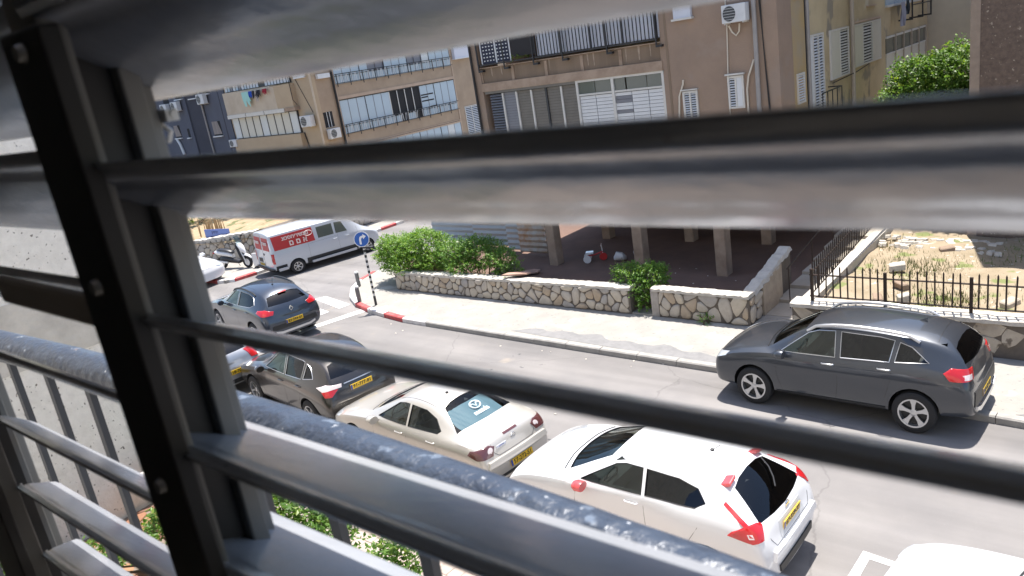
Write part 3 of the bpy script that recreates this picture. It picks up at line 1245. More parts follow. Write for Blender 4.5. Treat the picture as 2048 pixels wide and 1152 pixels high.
# low rough wall that carries the railed fence
core = MB().box(-5.98, 14, 15.48, 15.86, .05, .83)
cap = lumpy_cap(-6.0, 14, 15.44, 15.9, .82, .07, 150)
F3 = lambda u, v, d: (u, 15.48 - d, v)
w3 = stone_wall('garden_wall', 'rough low garden wall with a pale ragged top carrying the iron fence', [(F3, -5.97, -.2, .13, .82)], core, cap, .50, proud=.012, joint=-.004,
                mats=[ROUGHST] * 4)
part('kerb_edge', MB().box(-5.98, -5.7, 15.9, 24, .1, .80), CAP, w3)

fz0, fz1, FY = 1.0, 1.47, 15.66
fen = thing('iron_fence', 'dark iron picket fence on the garden wall behind the grey SUV', 'fence', (-5.62, FY, .85), 0, 'iron fences')
part('rail', MB().tube([(-5.65, FY, fz0), (13, FY, fz0)], .019, 6), IRON, fen)
part('rail', MB().tube([(-5.65, FY, fz1), (13, FY, fz1)], .019, 6), IRON, fen)
pk = MB().tube([(0, 0, 0), (0, 0, .66)], .017, 6).tube([(0, 0, .65), (0, 0, .70)], .019, 6, True, .001).mesh('picket', IRON)
posts = [-5.6, -4.16, -2.66, -1.2, .3, 1.8, 3.3, 4.8]
x = -5.46
while x < 6.0:
    if all(abs(x - p) > .06 for p in posts):
        o = link('picket', pk, fen, (x + 5.62, rng.uniform(-.004, .004), fz0 - .85 - .015))
        o.rotation_euler = (rng.uniform(-.02, .02), rng.uniform(-.03, .03), 0)
    x += .146
for p in posts:
    part('post', MB().box(p - .028, p + .028, FY - .028, FY + .028, .84, 1.60), IRON, fen)
fen2 = thing('iron_fence', 'dark iron picket fence running back along the alley steps', 'fence', (-5.82, 15.8, .8), 0, 'iron fences')
part('rail', MB().tube([(-5.65, 15.75, 1.0), (-5.86, 23.5, 1.25)], .014, 6), IRON, fen2)
part('rail', MB().tube([(-5.65, 15.75, 1.47), (-5.86, 23.5, 1.75)], .014, 6), IRON, fen2)
for k in range(52):
    y = 15.9 + k * .146
    link('picket', pk, fen2, (-5.66 - (y - 15.8) * .027 + 5.82, y - 15.8, .19 + (y - 15.8) * .033))
hand = thing('handrail', 'thin black handrail beside the alley steps', 'handrail', (-6.2, 17, .2))
part('rail', MB().tube([(-6.6, 16.9, 1.15), (-6.75, 22.5, 1.75)], .02, 6), IRON, hand)
for k in range(4):
    y = 17.0 + k * 1.7
    part('post', MB().tube([(-6.6 - (y - 16.9) * .027, y, .15), (-6.6 - (y - 16.9) * .027, y, 1.15 + (y - 16.9) * .105)], .014, 6), IRON, hand)

# stone retaining wall by the van
A_, B_ = Vector((-36.0, 15.92)), Vector((-29.3, 17.40))
tdir = (B_ - A_).normalized()
ndir = Vector((tdir.y, -tdir.x))
L_ = (B_ - A_).length
def ztf(u): return .74 + .62 * u / L_
def FW(u, v, d):
    p = A_ + tdir * u + ndir * d
    return (p.x, p.y, .1 + (v - .1) * (ztf(u) - .1) / .95)
core = MB()
q = [A_, B_, B_ - ndir * .4, A_ - ndir * .4]
lo = [core.add((p.x, p.y, .0)) for p in q]
hi = [core.add((p.x, p.y, z - .03)) for p, z in zip(q, (.74, 1.36, 1.36, .74))]
for j in range(4):
    core.face(lo[j], lo[(j + 1) % 4], hi[(j + 1) % 4], hi[j])
core.face(*hi)
core.box(-29.62, -29.22, 17.35, 34, .0, 1.34)
cap = MB()
rows = []
for i in range(50):
    u = L_ * i / 49
    a = A_ + tdir * u + ndir * .03
    b = a - ndir * .45
    z = ztf(u) - .02 + rng.uniform(-.02, .03)
    rows.append([cap.add((a.x, a.y, z - .05)), cap.add((a.x, a.y, z + .04)), cap.add((b.x, b.y, z + .04))])
for i in range(49):
    for j in range(2):
        cap.face(rows[i][j], rows[i][j + 1], rows[i + 1][j + 1], rows[i + 1][j])
FX = lambda u, v, d: (-29.22 + d, u, v)
stone_wall('stone_wall', 'stone retaining wall below the dry bank, behind the parked motorcycle', [(FW, .0, L_, .12, 1.05), (FX, 17.5, 24, .12, 1.34)], core, cap, .30)

# striped sign pole, bollards
BLK = mat('pole_black', (.03, .03, .032), .6)
WHT = mat('pole_white', (.7, .69, .67), .6, var=.4, scale=8)
SIGNB = mat('sign_blue', (.015, .11, .42), .35)
SIGNW = mat('sign_white', (.78, .78, .78), .4)
px_, py_ = -18.45, 14.3
sp = thing('traffic_sign', 'round blue turn right sign on a black and white striped pole at the corner', 'traffic sign', (px_, py_, .12))
bz = [.12, .42] + [.42 + .082 * (k + 1) for k in range(20)]
for k in range(len(bz) - 1):
    part('pole_band', MB().lathe([(.036 if k else .04, bz[k]), (.036 if k else .04, bz[k + 1])], 12, 'Z', (px_, py_, 0)), BLK if k % 2 == 0 else WHT, sp)
nd = Vector((.62, -.76, .12)).normalized()
dc = Vector((px_, py_, 2.23)) + nd * .05
du = Vector((0, 0, 1)).cross(nd).normalized()
dv = nd.cross(du)
def disc(mb, r_, off, th, n_=32):
    A = [mb.add(dc + nd * off + (du * math.cos(2 * PI * k / n_) + dv * math.sin(2 * PI * k / n_)) * r_) for k in range(n_)]
    B = [mb.add(dc + nd * (off + th) + (du * math.cos(2 * PI * k / n_) + dv * math.sin(2 * PI * k / n_)) * r_) for k in range(n_)]
    mb.face(*A[::-1]); mb.face(*B)
    for k in range(n_): mb.face(A[k], A[(k + 1) % n_], B[(k + 1) % n_], B[k])
    return mb
dsk = part('disc', disc(MB(), .235, 0, .012), SIGNW, sp)
part('face', disc(MB(), .215, .012, .003), SIGNB, dsk)
ar = [(-.075, -.15), (-.015, -.15), (-.015, -.02), (.0, .03), (.03, .045), (.05, .045), (.05, -.005), (.145, .075), (.05, .155), (.05, .105), (.01, .105), (-.05, .075), (-.075, .0)]
am = MB()
am.poly([dc + nd * .0165 + du * a + dv * b for a, b in ar])
part('arrow', am, SIGNW, dsk)
part('bracket', MB().obox((px_ + .16, py_ + .05, 1.97), (.17, .05, .0), (-.02, .06, 0), (0, 0, .022)), BLK, sp)  # thin black blade pointing right, just below the disc
part('pole_top', MB().lathe([(.036, 2.06), (.036, 2.36), (.0, 2.38)], 12, 'Z', (px_, py_, 0)), WHT, sp)
GREYM = mat('bollard_grey', (.17, .17, .175), .55, .3, var=.4, scale=6)
bl = thing('bollard', 'grey steel bollard with a white cap standing nearer the striped pole', 'bollard', (-19.34, 14.38, .12), 0, 'bollards at the crossing')
b1 = part('shaft', MB().lathe([(.066, 0), (.066, .47)], 16), GREYM, bl, 50, world=False)
b2 = part('cap', MB().lathe([(.068, .47), (.068, .51), (.05, .53), (0, .535)], 16), WHT, bl, 50, world=False)
bl2 = copy_tree(bl)
bl2.location = (-20.82, 15.6, .12)
bl2['label'] = 'grey steel bollard with a white cap farther round the kerb'
# ------------------------------------------------------------------ buildings
BROWN = mat('brown_render', (0.325, 0.235, 0.175), 0.95, var=0.6, scale=1.1, col2=(.245, .18, .137), bump=0.45, bscale=45, spots=[((.31, .235, .185), .9, .60)])
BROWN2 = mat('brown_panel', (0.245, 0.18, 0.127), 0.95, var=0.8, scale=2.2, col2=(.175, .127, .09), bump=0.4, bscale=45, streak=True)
BEAM = mat('beam_render', (0.40, 0.30, 0.225), 0.95, var=0.8, scale=2.2, col2=(.24, .165, .115), bump=0.4, bscale=30)
BEIGE = mat('beige_render', (0.46, 0.36, 0.25), 0.95, var=0.5, scale=1.0, col2=(.38, .29, .20), bump=0.3, bscale=40)
PALEB = mat('pale_render', (0.55, 0.47, 0.37), 0.95, var=0.6, scale=1.2, col2=(.42, .34, .26), bump=0.3, bscale=40)
WINGB = mat('wing_render', (0.40, 0.305, 0.22), 0.95, var=0.5, scale=1.2, col2=(.27, .20, .145), bump=0.35, bscale=40)
PINKB = mat('wing_band', (0.49, 0.37, 0.28), 0.95, var=0.5, scale=2.0, col2=(.38, .28, .21), bump=0.3)
GREYB = mat('slate_render', (0.10, 0.108, 0.14), 0.9, var=0.4, scale=1.0, col2=(.07, .074, .095), bump=0.3, bscale=40)
GREYD = mat('slate_band', (0.055, 0.057, 0.075), 0.9, var=0.3, scale=1.2, bump=0.3)
YELLOW = mat('yellow_render', (0.53, 0.43, 0.27), 0.95, var=0.75, scale=0.9, col2=(.37, .29, .185), bump=0.4, bscale=40, spots=[((.27, .235, .18), 1.0, .62), ((.56, .50, .38), .7, .62)])
CREAM = mat('cream_render', (0.60, 0.54, 0.43), 0.95, var=0.4, scale=1.0, bump=0.3, bscale=40)
PEBBLE = mat('pebble_render', (0.17, 0.125, 0.098), 0.95, var=0.9, scale=9.0, col2=(.10, .074, .06), bump=1.0, bscale=16, spots=[((.36, .30, .24), 11.0, .64)])
STUCCO = mat('rough_stucco', (0.80, 0.775, 0.725), 0.95, var=0.6, scale=6.0, col2=(.64, .61, .565), bump=0.7, bscale=24, spots=[((.17, .155, .135), 17.0, .655), ((.80, .77, .72), 5.0, .62)])
SHUTW = mat('white_shutter', (0.66, 0.67, 0.68), 0.5, var=0.3, scale=4.0, col2=(.52, .53, .54))
SHUTW2 = mat('ivory_shutter', (0.60, 0.575, 0.50), 0.55, var=0.3, scale=4.0, col2=(.5, .48, .42))
SHUTB = mat('brown_shutter', (0.17, 0.155, 0.135), 0.55, var=0.3, scale=4.0)
SHUTG = mat('grey_shutter', (0.19, 0.195, 0.22), 0.5)
FRAMEW = mat('white_frame', (0.62, 0.60, 0.56), 0.5, var=.2, scale=5)
FRAMED = mat('dark_frame', (0.035, 0.037, 0.042), 0.5)
PANEB = mat('blue_pane', (0.42, 0.52, 0.60), 0.18, var=0.35, scale=0.8, col2=(.34, .44, .53), spec=.8)
PANEW = mat('milky_pane', (0.60, 0.63, 0.64), 0.2, var=0.3, scale=0.8, col2=(.52, .55, .57), spec=.8)
PANEG = mat('green_grey_pane', (0.10, 0.115, 0.10), 0.06, spec=.9)
DARKIN = mat('dark_interior', (0.02, 0.02, 0.022), 0.9)
PIPEM = mat('drain_pipe', (0.42, 0.36, 0.30), 0.7, var=.4, scale=3)
PIPEG = mat('grey_pipe', (0.33, 0.31, 0.30), 0.7, var=.4, scale=3)
CABLE = mat('cable', (0.02, 0.018, 0.018), 0.7)
HOSE = mat('white_hose', (0.62, 0.56, 0.47), 0.6)
ACW = mat('aircon_white', (0.62, 0.63, 0.64), 0.5, var=.2, scale=5)
ACD = mat('aircon_dark', (0.05, 0.055, 0.06), 0.5)
RAILB = mat('railing_black', (0.018, 0.018, 0.022), 0.45)


class Face:
    """box builder on a facade: u along the wall, v up, d out of the wall"""
    def __init__(s, kind, pos):
        s.k, s.p = kind, pos

    def P(s, u, v, d):
        return Vector((u, s.p - d, v)) if s.k == 'Y' else Vector((s.p + d, u, v))

    def box(s, mb, u0, u1, v0, v1, d0, d1):
        a, b = s.P(u0, v0, d0), s.P(u1, v1, d1)
        return mb.box(a.x, b.x, a.y, b.y, a.z, b.z)

    def part(s, name, parent, ma, *boxes, label=None):
        mb = MB()
        for b in boxes: s.box(mb, *b)
        o = part(name, mb, ma, parent)
        if label: o['label'] = label
        return o


def shutter_window(fc, par, u0, u1, v0, v1, ma=SHUTW, leaves=2, pitch=.055, closed=(), d=0.03, frame=.05, dark=True):
    """louvred shutter window: frame with each slat as a sub-part"""
    w = fc.part('shutter_window', par, FRAMEW, (u0, u1, v1 - frame, v1, 0, d + .02), (u0, u1, v0, v0 + frame, 0, d + .02), (u0, u0 + frame, v0 + frame, v1 - frame, 0, d + .02),
                (u1 - frame, u1, v0 + frame, v1 - frame, 0, d + .02),
                *[(u0 + (u1 - u0) * k / leaves - frame * .45, u0 + (u1 - u0) * k / leaves + frame * .45, v0 + frame, v1 - frame, 0, d + .021) for k in range(1, leaves)])
    fc.part('backing', w, DARKIN if dark else ma, (u0 + .02, u1 - .02, v0 + .02, v1 - .02, .004, .010))
    for k in range(leaves):
        a, b = u0 + (u1 - u0) * k / leaves + frame * (1 if k == 0 else .45), u0 + (u1 - u0) * (k + 1) / leaves - frame * (1 if k == leaves - 1 else .45)
        if k in closed:
            fc.part('leaf', w, ma, (a + .003, b - .003, v0 + frame + .003, v1 - frame - .003, .011, d + .012))
            continue
        n_ = max(3, int((v1 - v0 - 2 * frame) / pitch))
        for j in range(n_):
            z = v0 + frame + (j + .5) * (v1 - v0 - 2 * frame) / n_
            p0, p1 = fc.P(a, z + pitch * .22, .014), fc.P(b, z + pitch * .22, .014)
            q0, q1 = fc.P(a, z - pitch * .22, d + .012), fc.P(b, z - pitch * .22, d + .012)
            up_ = Vector((0, 0, .008))
            mb = MB()
            i = [mb.add(p) for p in (p0, p1, q1, q0, p0 + up_, p1 + up_, q1 + up_, q0 + up_)]
            for f in ((0, 3, 2, 1), (4, 5, 6, 7), (0, 1, 5, 4), (1, 2, 6, 5), (2, 3, 7, 6), (3, 0, 4, 7)): mb.face(*[i[x] for x in f])
            part('slat', mb, ma, w)
    return w


def aircon(fc, label, u, v, w=.78, h=.55, d0=.12, dd=.3, group='air conditioners on the facades', fan=True):
    """outdoor unit hung on brackets"""
    base = fc.P(u, v, 0)
    t = thing('air_conditioner', label, 'air conditioner', base, 0, group)
    mb = MB()
    fc.box(mb, u - w / 2, u + w / 2, v, v + h, d0, d0 + dd)
    me = mb.mesh('case', ACW)
    bevel_me(me, .015, 1)
    part('case', me, ACW, t)
    # grille slats over a dark recess and a round fan guard
    cu = u - w * .17
    part('fan_guard', MB().poly([fc.P(cu + w * .27 * math.cos(2 * PI * k / 20), v + h * .5 + h * .42 * math.sin(2 * PI * k / 20), d0 + dd + .004) for k in range(20)]), ACD, t)
    for k in range(5):
        fc.part('grille_bar', t, ACW, (cu - w * .26, cu + w * .26, v + h * (.18 + k * .15), v + h * (.20 + k * .15), d0 + dd + .006, d0 + dd + .012))
    fc.part('bracket', t, FRAMEW, (u - w * .4, u - w * .36, v - .03, v, 0, d0 + dd), (u + w * .36, u + w * .4, v - .03, v, 0, d0 + dd))
    return t


def pipe(fc, par, name, pts, r_, ma):
    return part(name, MB().tube([fc.P(*p) for p in pts], r_, 7), ma, par)


# ---- brown building on pillars, facing the street
fb = Face('Y', 18.9)
bb_ = thing('apartment_building', 'brown rendered apartment block standing on pillars across the street', 'building', (-12.2, 18.9, .12), 0, 'apartment buildings')
U0, U1 = -16.78, -10.40
fc = fb
fc.part('wall', bb_, BROWN, (-17.1, U0, 2.9, 11.6, -.9, 0), (U1, -7.3, 2.9, 11.6, -.9, 0), (U0, U1, 11.3, 11.6, -.9, 0), (U0, U1, 2.9, 11.4, -1.7, -1.3))
fc.part('soffit', bb_, BEAM, (-17.1, -7.3, 2.72, 2.9, -6.2, -.002))
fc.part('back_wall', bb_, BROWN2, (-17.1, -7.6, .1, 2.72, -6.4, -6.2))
for k, (pu, pd) in enumerate(((-15.0, -.05), (-11.8, -.05), (-9.22, -.05), (-15.0, -3.2), (-11.8, -3.2), (-9.22, -3.2))):
    part('pillar', bevel_me((lambda mb: mb.mesh('pillar', BEAM))(fc.box(MB(), pu - .16, pu + .16, .1, 2.72, pd - .38, pd)), .02, 1), BEAM, bb_)
for z in (2.92, 5.80, 8.68):
    fc.part('floor_beam', bb_, BEAM, (U0, U1, z, z + .25, -1.29, .03))
    if z < 4: continue
    n_ = 5
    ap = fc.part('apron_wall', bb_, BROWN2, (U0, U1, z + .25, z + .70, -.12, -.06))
    for k in range(n_ + 1):
        uu = U0 + (U1 - U0) * k / n_
        fc.part('apron_rib', ap, BEAM, (uu - .05 if k else uu, uu + .05 if k < n_ else uu, z + .25, z + .68, -.058, -.03))
    fc.part('apron_top', bb_, BEAM, (U0, U1, z + .702, z + .73, -.14, .01))
DRIP = mat('lime_drip', (.40, .32, .25), .95, var=.9, scale=8, col2=(.27, .2, .145))
for uu in (-16.35, -15.95, -15.5, -14.1, -12.75, -12.55, -11.5, -11.1, -10.75):
    wv = rng.uniform(.012, .035)
    mb = MB()
    n0 = [fc.P(uu - wv, 6.5, -.055), fc.P(uu + wv, 6.5, -.055), fc.P(uu + wv * .5, 6.12 + rng.random() * .2, -.055), fc.P(uu - wv * .4, 6.1 + rng.random() * .2, -.055)]
    mb.poly(n0)
    part('lime_drip', mb, DRIP, bb_)
fc.part('stain_strip', bb_, BROWN2, (U1 + .14, U1 + .20, 2.95, 11.3, .001, .012))
# second floor balcony: railing of vertical bars before white sheeting
rl = fc.part('balcony_railing', bb_, RAILB, (U0 + .06, U1 - .05, 6.585, 6.625, .05, .085), (U0 + .06, U1 - .05, 7.62, 7.66, .05, .085))
bar = MB().box(-.011, .011, -.011, .011, 0, 1.02)
bar_me = bar.mesh('bar', RAILB)
u = -14.46
k = 0
while u < U1 - .05:
    o = link('bar', bar_me, rl)
    thick = k % 9 == 8
    o.location = (u, 18.9 - .067, 6.62)
    if thick: o.scale = (2.2, 2.2, 1)
    u += .1145
    k += 1
for uu in (-16.72, -15.68, -14.55, -13.49, -11.99, -10.47):
    fc.part('bracket', rl, RAILB, (uu - .02, uu + .02, 6.40, 7.64, .088, .115), (uu - .02, uu + .16, 6.40, 6.46, .0, .116))
fc.part('white_sheet', bb_, mat('balcony_sheet', (.62, .64, .70), .6, var=.3, scale=2.0, col2=(.54, .57, .65)), (-14.5, U1 - .02, 6.64, 8.45, -.10, -.08))
lat = fc.part('lattice_panel', bb_, mat('lattice_navy', (.012, .016, .04), .6), (-16.62, -15.50, 6.63, 8.45, -.05, -.03))
for k in range(2):
    for i in range(4):
        for j in range(14):
            uu = -16.56 + k * .56 + i * .125
            fc.part('lattice_knot', lat, SHUTW, (uu, uu + .05, 6.70 + j * .105, 6.735 + j * .105, -.028, -.018))
fc.part('lattice_post', lat, SHUTW, (-16.07, -16.02, 6.63, 8.45, -.028, -.01), (-16.66, -16.62, 6.63, 8.45, -.028, -.01), (-15.50, -15.46, 6.63, 8.45, -.028, -.01))
fc.part('dark_screen', bb_, mat('screen_dark', (.022, .02, .022), .8, var=.4, scale=6), (-15.44, -14.52, 6.72, 8.45, -.04, -.02))
cu = leaf_cloud(rng, [(tuple(fc.P(-15.3, 6.66, .02)), (.12, .06, .05)), (tuple(fc.P(-14.95, 6.64, .02)), (.25, .05, .04))], 160, .05)
bp_ = part('leaves', cu, leaf_mats('balcony', (.10, .17, .03), (.14, .22, .04)), thing('balcony_plant', 'small green plants poking out under the dark balcony screen', 'plant', fc.P(-15.1, 6.63, 0)))
# first floor: brown roller shutters and white louvred panels
sh = fc.part('roller_shutter_row', bb_, SHUTB, (-16.72, -13.24, 5.72, 5.80, -.05, .0))
edges = [-16.60, -16.05, -15.50, -14.92, -14.36, -13.80, -13.26]
for k in range(6):
    a, b = edges[k], edges[k + 1]
    ma = (DARKIN, SHUTG, SHUTB, SHUTB, SHUTB, SHUTB)[k]
    fc.part('shutter_backing', sh, DARKIN, (a, b, 3.2, 5.72, -.12, -.11))
    n_ = 30
    for j in range(n_):
        z = 3.25 + j * (2.46 / n_)
        if k == 0:
            mb = MB()
            p = [fc.P(a + .03, z, -.03), fc.P(b - .03, z, -.03), fc.P(b - .03, z + .04, -.09), fc.P(a + .03, z + .04, -.09)]
            i = [mb.add(q) for q in p] + [mb.add(q + Vector((0, 0, .012))) for q in p]
            for f in ((0, 3, 2, 1), (4, 5, 6, 7), (0, 1, 5, 4), (1, 2, 6, 5), (2, 3, 7, 6), (3, 0, 4, 7)): mb.face(*[i[x] for x in f])
            part('slat', mb, SHUTG, sh)
        else:
            fc.part('slat', sh, ma, (a + .03, b - .03, z, z + 2.46 / n_ - .006, -.10, -.088 + .006 * ((j + k) % 2)))
    if k: fc.part('guide', sh, FRAMEW if k in (1, 2, 3, 5) else FRAMED, (a - .03, a + .03, 3.2, 5.70, -.085, -.04))
wp = fc.part('white_glazing', bb_, FRAMEW, (-13.24, U1 + .02, 5.74, 5.80, -.08, .0), (-13.24, U1 + .02, 5.36, 5.41, -.08, -.01), (-13.24, -13.17, 3.2, 5.74, -.08, .0), (-12.05, -11.97, 3.2, 5.74, -.08, .001),
             (U1 - .07, U1 + .0, 3.2, 5.74, -.08, .002))
for a, b in ((-13.17, -12.62), (-12.61, -12.05), (-11.97, -11.62), (-11.58, -10.95), (-10.94, U1 - .07)):
    fc.part('pane', wp, PANEG, (a + .004, b - .004, 5.41, 5.74, -.06, -.05))
ed = [-13.17, -12.62, -12.05, -11.44, -10.92, U1 - .07]
for k in range(5):
    a, b = ed[k] + (.04 if k == 2 else 0) + .01, ed[k + 1] - .01
    for j in range(22):
        z = 3.25 + j * (2.10 / 22)
        dent = k == 2 and j in (19, 20, 16)
        fc.part('louvre_slat', wp, SHUTW if not dent else SHUTG, (a, b, z, z + 2.10 / 22 - .012, -.07, -.045 + .004 * (j % 2)))
    fc.part('louvre_backing', wp, SHUTG, (a - .005, b + .005, 3.2, 5.36, -.078, -.0715))
# third floor, simple
t3 = fc.part('upper_glazing', bb_, PANEB, (U0 + .02, U1 - .02, 9.45, 11.28, -.2, -.18))
for k in range(9):
    fc.part('mullion', t3, FRAMEW, (U0 + k * .78, U0 + k * .78 + .05, 9.45, 11.28, -.178, -.15))
# right hand wall: windows, box, pipes
fc.part('window_box', bb_, mat('window_box_white', (.60, .62, .68), .5, var=.25, scale=3), (-9.92, -9.44, 7.02, 8.2, .0, .10))
fc.part('window_sill', bb_, FRAMEW, (-9.97, -9.40, 6.97, 7.018, .0, .14))
shutter_window(fc, bb_, -9.88, -9.46, 3.95, 5.20, SHUTW, 2, .06)
shutter_window(fc, bb_, -8.62, -8.20, 4.66, 5.46, SHUTW, 2, .06, closed=(1,))
fc.part('window_hood', bb_, FRAMEW, (-8.66, -8.16, 5.48, 5.52, 0, .10), (-9.92, -9.44, 5.22, 5.25, 0, .08))
pipe(fc, bb_, 'drain_pipe', [(-7.82, 11.4, .08), (-7.82, 5.9, .08), (-7.84, 2.9, .08)], .055, PIPEG)
pipe(fc, bb_, 'cable', [(-7.66, 11.4, .03), (-7.70, 7.1, .03), (-7.55, 4.2, .03), (-7.5, 3, .03)], .012, CABLE)
pipe(fc, bb_, 'cable', [(-7.74, 11.4, .03), (-7.66, 6.3, .03), (-7.58, 4.2, .03), (-7.56, 3, .03)], .012, CABLE)
pipe(fc, bb_, 'cable', [(-8.54, 7.3, .02), (-8.54, 6.65, .02), (-8.6, 5.5, .02), (-8.63, 3, .02)], .016, HOSE)
pipe(fc, bb_, 'hose', [(-8.46, 6.66, .1), (-8.40, 6.5, .06), (-8.30, 6.41, .06), (-8.22, 6.5, .06), (-8.18, 6.68, .1)], .02, HOSE)
pipe(fc, bb_, 'hose', [(-7.9, 5.80, .05), (-7.95, 5.66, .06), (-8.06, 5.42, .05), (-8.12, 5.1, .04), (-8.12, 3, .04)], .024, HOSE)
pipe(fc, bb_, 'hose', [(-9.82, 5.5, .05), (-9.84, 5.38, .05), (-9.97, 5.1, .04), (-10.02, 4.6, .04), (-10.02, 3, .04)], .024, HOSE)
pipe(fc, bb_, 'drain_pipe', [(-17.03, 11.4, .06), (-17.03, 2.9, .06)], .04, CABLE)
aircon(fc, 'white air conditioner high on the brown wall beside the drain pipe', -8.23, 6.72, .60, .42, .06, .26)
aircon(fc, 'white air conditioner on the far left edge of the brown block, upper floor', -16.95, 9.2, .6, .42)

# ---- yellow stained side building
fy = Face('X', -7.32)
yb = thing('apartment_building', 'yellow stained side block with white shutters behind the brown block', 'building', (-9.5, 26, .12), 0, 'apartment buildings')
fc = fy
fc.part('wall', yb, YELLOW, (19.85, 33.6, 2.95, 11.2, -6, 0), (25.2, 33.6, .1, 2.95, -6, 0))
fc.part('corner_patch', yb, mat('ochre_patch', (.43, .31, .15), .95, var=.9, scale=1.6, col2=(.36, .30, .22), bump=.5), (19.82, 20.7, 2.9, 11.2, -.5, .015))
fc.part('dark_joint', yb, CABLE, (19.0, 19.12, 2.9, 11.2, -.2, -.05), (20.70, 20.76, 2.9, 11.2, -.2, .03))
d_ = shutter_window(fc, yb, 20.05 + .75, 22.0, 3.6, 6.10, SHUTW, 3, .075, closed=(0,))
shutter_window(fc, yb, 22.55, 24.15, 4.78, 6.10, SHUTW2, 2, .075, closed=(0,))
shutter_window(fc, yb, 24.55, 27.35, 4.88, 6.10, SHUTW2, 3, .085, closed=(0, 2))
shutter_window(fc, yb, 19.95, 20.6, 7.02, 7.9, SHUTW, 2, .075, closed=(1,))
shutter_window(fc, yb, 19.98, 20.5, 4.5, 5.25, SHUTW, 1, .06)
fc.part('lintel', yb, PINKB, (24.5, 27.4, 6.12, 6.17, 0, .06))
pipe(fc, yb, 'drain_pipe', [(24.3, 11, .09), (24.3, 3, .09)], .06, PIPEM)
pipe(fc, yb, 'drain_pipe', [(20.78, 11, .06), (20.78, 3, .06)], .05, PIPEG)
pipe(fc, yb, 'cable', [(24.45, 11, .03), (24.45, 5.6, .03), (24.9, 4.9, .03)], .012, CABLE)
pipe(fc, yb, 'cable', [(22.6, 4.70, .05), (24.5, 4.78, .12), (26, 4.86, .05)], .014, CABLE)
bl_ = fc.part('balcony_rail', yb, RAILB, (20.8, 22.35, 4.62, 4.65, .35, .375), (20.8, 22.35, 4.02, 4.05, .35, .375))
for k in range(5):
    fc.part('bar', bl_, RAILB, (20.8 + k * .385, 20.82 + k * .385, 3.9, 4.64, .352, .373))
fc.part('side_rail', bl_, RAILB, (22.33, 22.355, 4.62, 4.65, 0, .352), (22.33, 22.355, 4.02, 4.05, 0, .352))
wn_ = fc.part('window_band', yb, FRAMEW, (28.0, 33.2, 5.42, 5.48, 0, .05), (28.0, 33.2, 4.9, 4.95, 0, .05))
for k in range(5):
    fc.part('pane', wn_, (PANEG, SHUTW2)[0], (28.0 + k * 1.04, 28.98 + k * 1.04, 4.95, 5.42, .0, .02))
    fc.part('panel', wn_, SHUTW2, (28.0 + k * 1.04, 28.98 + k * 1.04, 3.8, 4.9, .0, .03))
    fc.part('mullion', wn_, PIPEM, (28.98 + k * 1.04, 29.04 + k * 1.04, 3.8, 5.5, .0, .07))
ub = fc.part('upper_window', yb, FRAMEW, (28.0, 33.2, 6.38, 6.45, 0, .08), (28.0, 33.2, 7.6, 7.7, 0, .08))
for k in range(5):
    fc.part('pane', ub, PANEB, (28.0 + k * 1.04, 28.98 + k * 1.04, 6.45, 7.6, .0, .03))
br_ = fc.part('laundry_bracket', yb, RAILB, (29.6, 29.66, 5.85, 6.6, .4, .44), (31.0, 31.06, 5.85, 6.6, .4, .44), (32.2, 32.26, 5.85, 6.6, .4, .44), (29.6, 32.3, 6.3, 6.34, .4, .44), (29.6, 29.66, 5.85, 5.9, 0, .4),
        (31.0, 31.06, 5.85, 5.9, 0, .4), (32.2, 32.26, 5.85, 5.9, 0, .4))
fc.part('wall_step', yb, PINKB, (26.0, 26.9, 6.52, 6.56, 0, .05))
for (lab, u, v, wd, h, c, cat) in (('grey trousers hung below the yellow block upper window', 28.7, 5.72, .55, .75, (.28, .28, .34), 'trousers'), ('dark shirt hung below the yellow block upper window', 29.35, 6.05, .4, .45, (.03, .04, .05), 'shirt')):
    t = thing(cat, lab, cat, fc.P(u, v, .3), 0, 'laundry on the facades')
    mb = MB()
    n_ = 6
    g = []
    for j in range(5):
        for i in range(n_ + 1):
            g.append(mb.add(fc.P(u + wd * i / n_ - .03 * j * (i % 2), v + h - h * j / 4, .30 + .03 * math.sin(i * 2 + j))))
    for j in range(4):
        for i in range(n_):
            if cat == 'trousers' and j > 1 and i == 3: continue
            a = j * (n_ + 1) + i
            mb.face(a, a + 1, a + n_ + 2, a + n_ + 1)
    part('cloth', mb, mat('cloth_' + cat, c, .9), t, 60)
fk = Face('Y', 34.0)
cb = thing('apartment_building', 'cream rear block glimpsed between the yellow block and the pebbled wall', 'building', (-2, 34, .12), 0, 'apartment buildings')
fk.part('wall', cb, CREAM, (-9.5, 14, .1, 11, -5, 0))
pipe(fk, cb, 'drain_pipe', [(-5.55, 5.9, .08), (-5.55, .2, .08)], .07, PIPEG)
fk.part('pipe_head', cb, PIPEG, (-5.72, -5.38, 5.7, 6.1, 0, .2))
shutter_window(fk, cb, -4.9, -4.2, 4.3, 5.0, SHUTG, 1, .09)
fk.part('sill', cb, PIPEG, (-5.1, -4.1, 4.22, 4.3, 0, .14), (-4.8, -4.1, 6.0, 6.05, 0, .1))
shutter_window(fk, cb, -4.75, -3.9, 3.0, 3.9, SHUTW2, 2, .09)
shutter_window(fk, cb, -4.35, -3.7, 6.05, 7.2, SHUTG, 1, .09)

# ---- pebbled building at the right edge
fr = Face('Y', 22.0)
rb = thing('apartment_building', 'dark pebble rendered block at the right edge of the view', 'building', (1, 22, .5), 0, 'apartment buildings')
fr.part('wall', rb, PEBBLE, (-3.72, 16, .4, 11.0, -6, 0))
fr.part('corner_strip', rb, mat('corner_render', (.33, .26, .205), .95, var=.5, scale=4, bump=.4), (-3.86, -3.65, .4, 11.0, -6.01, .02))

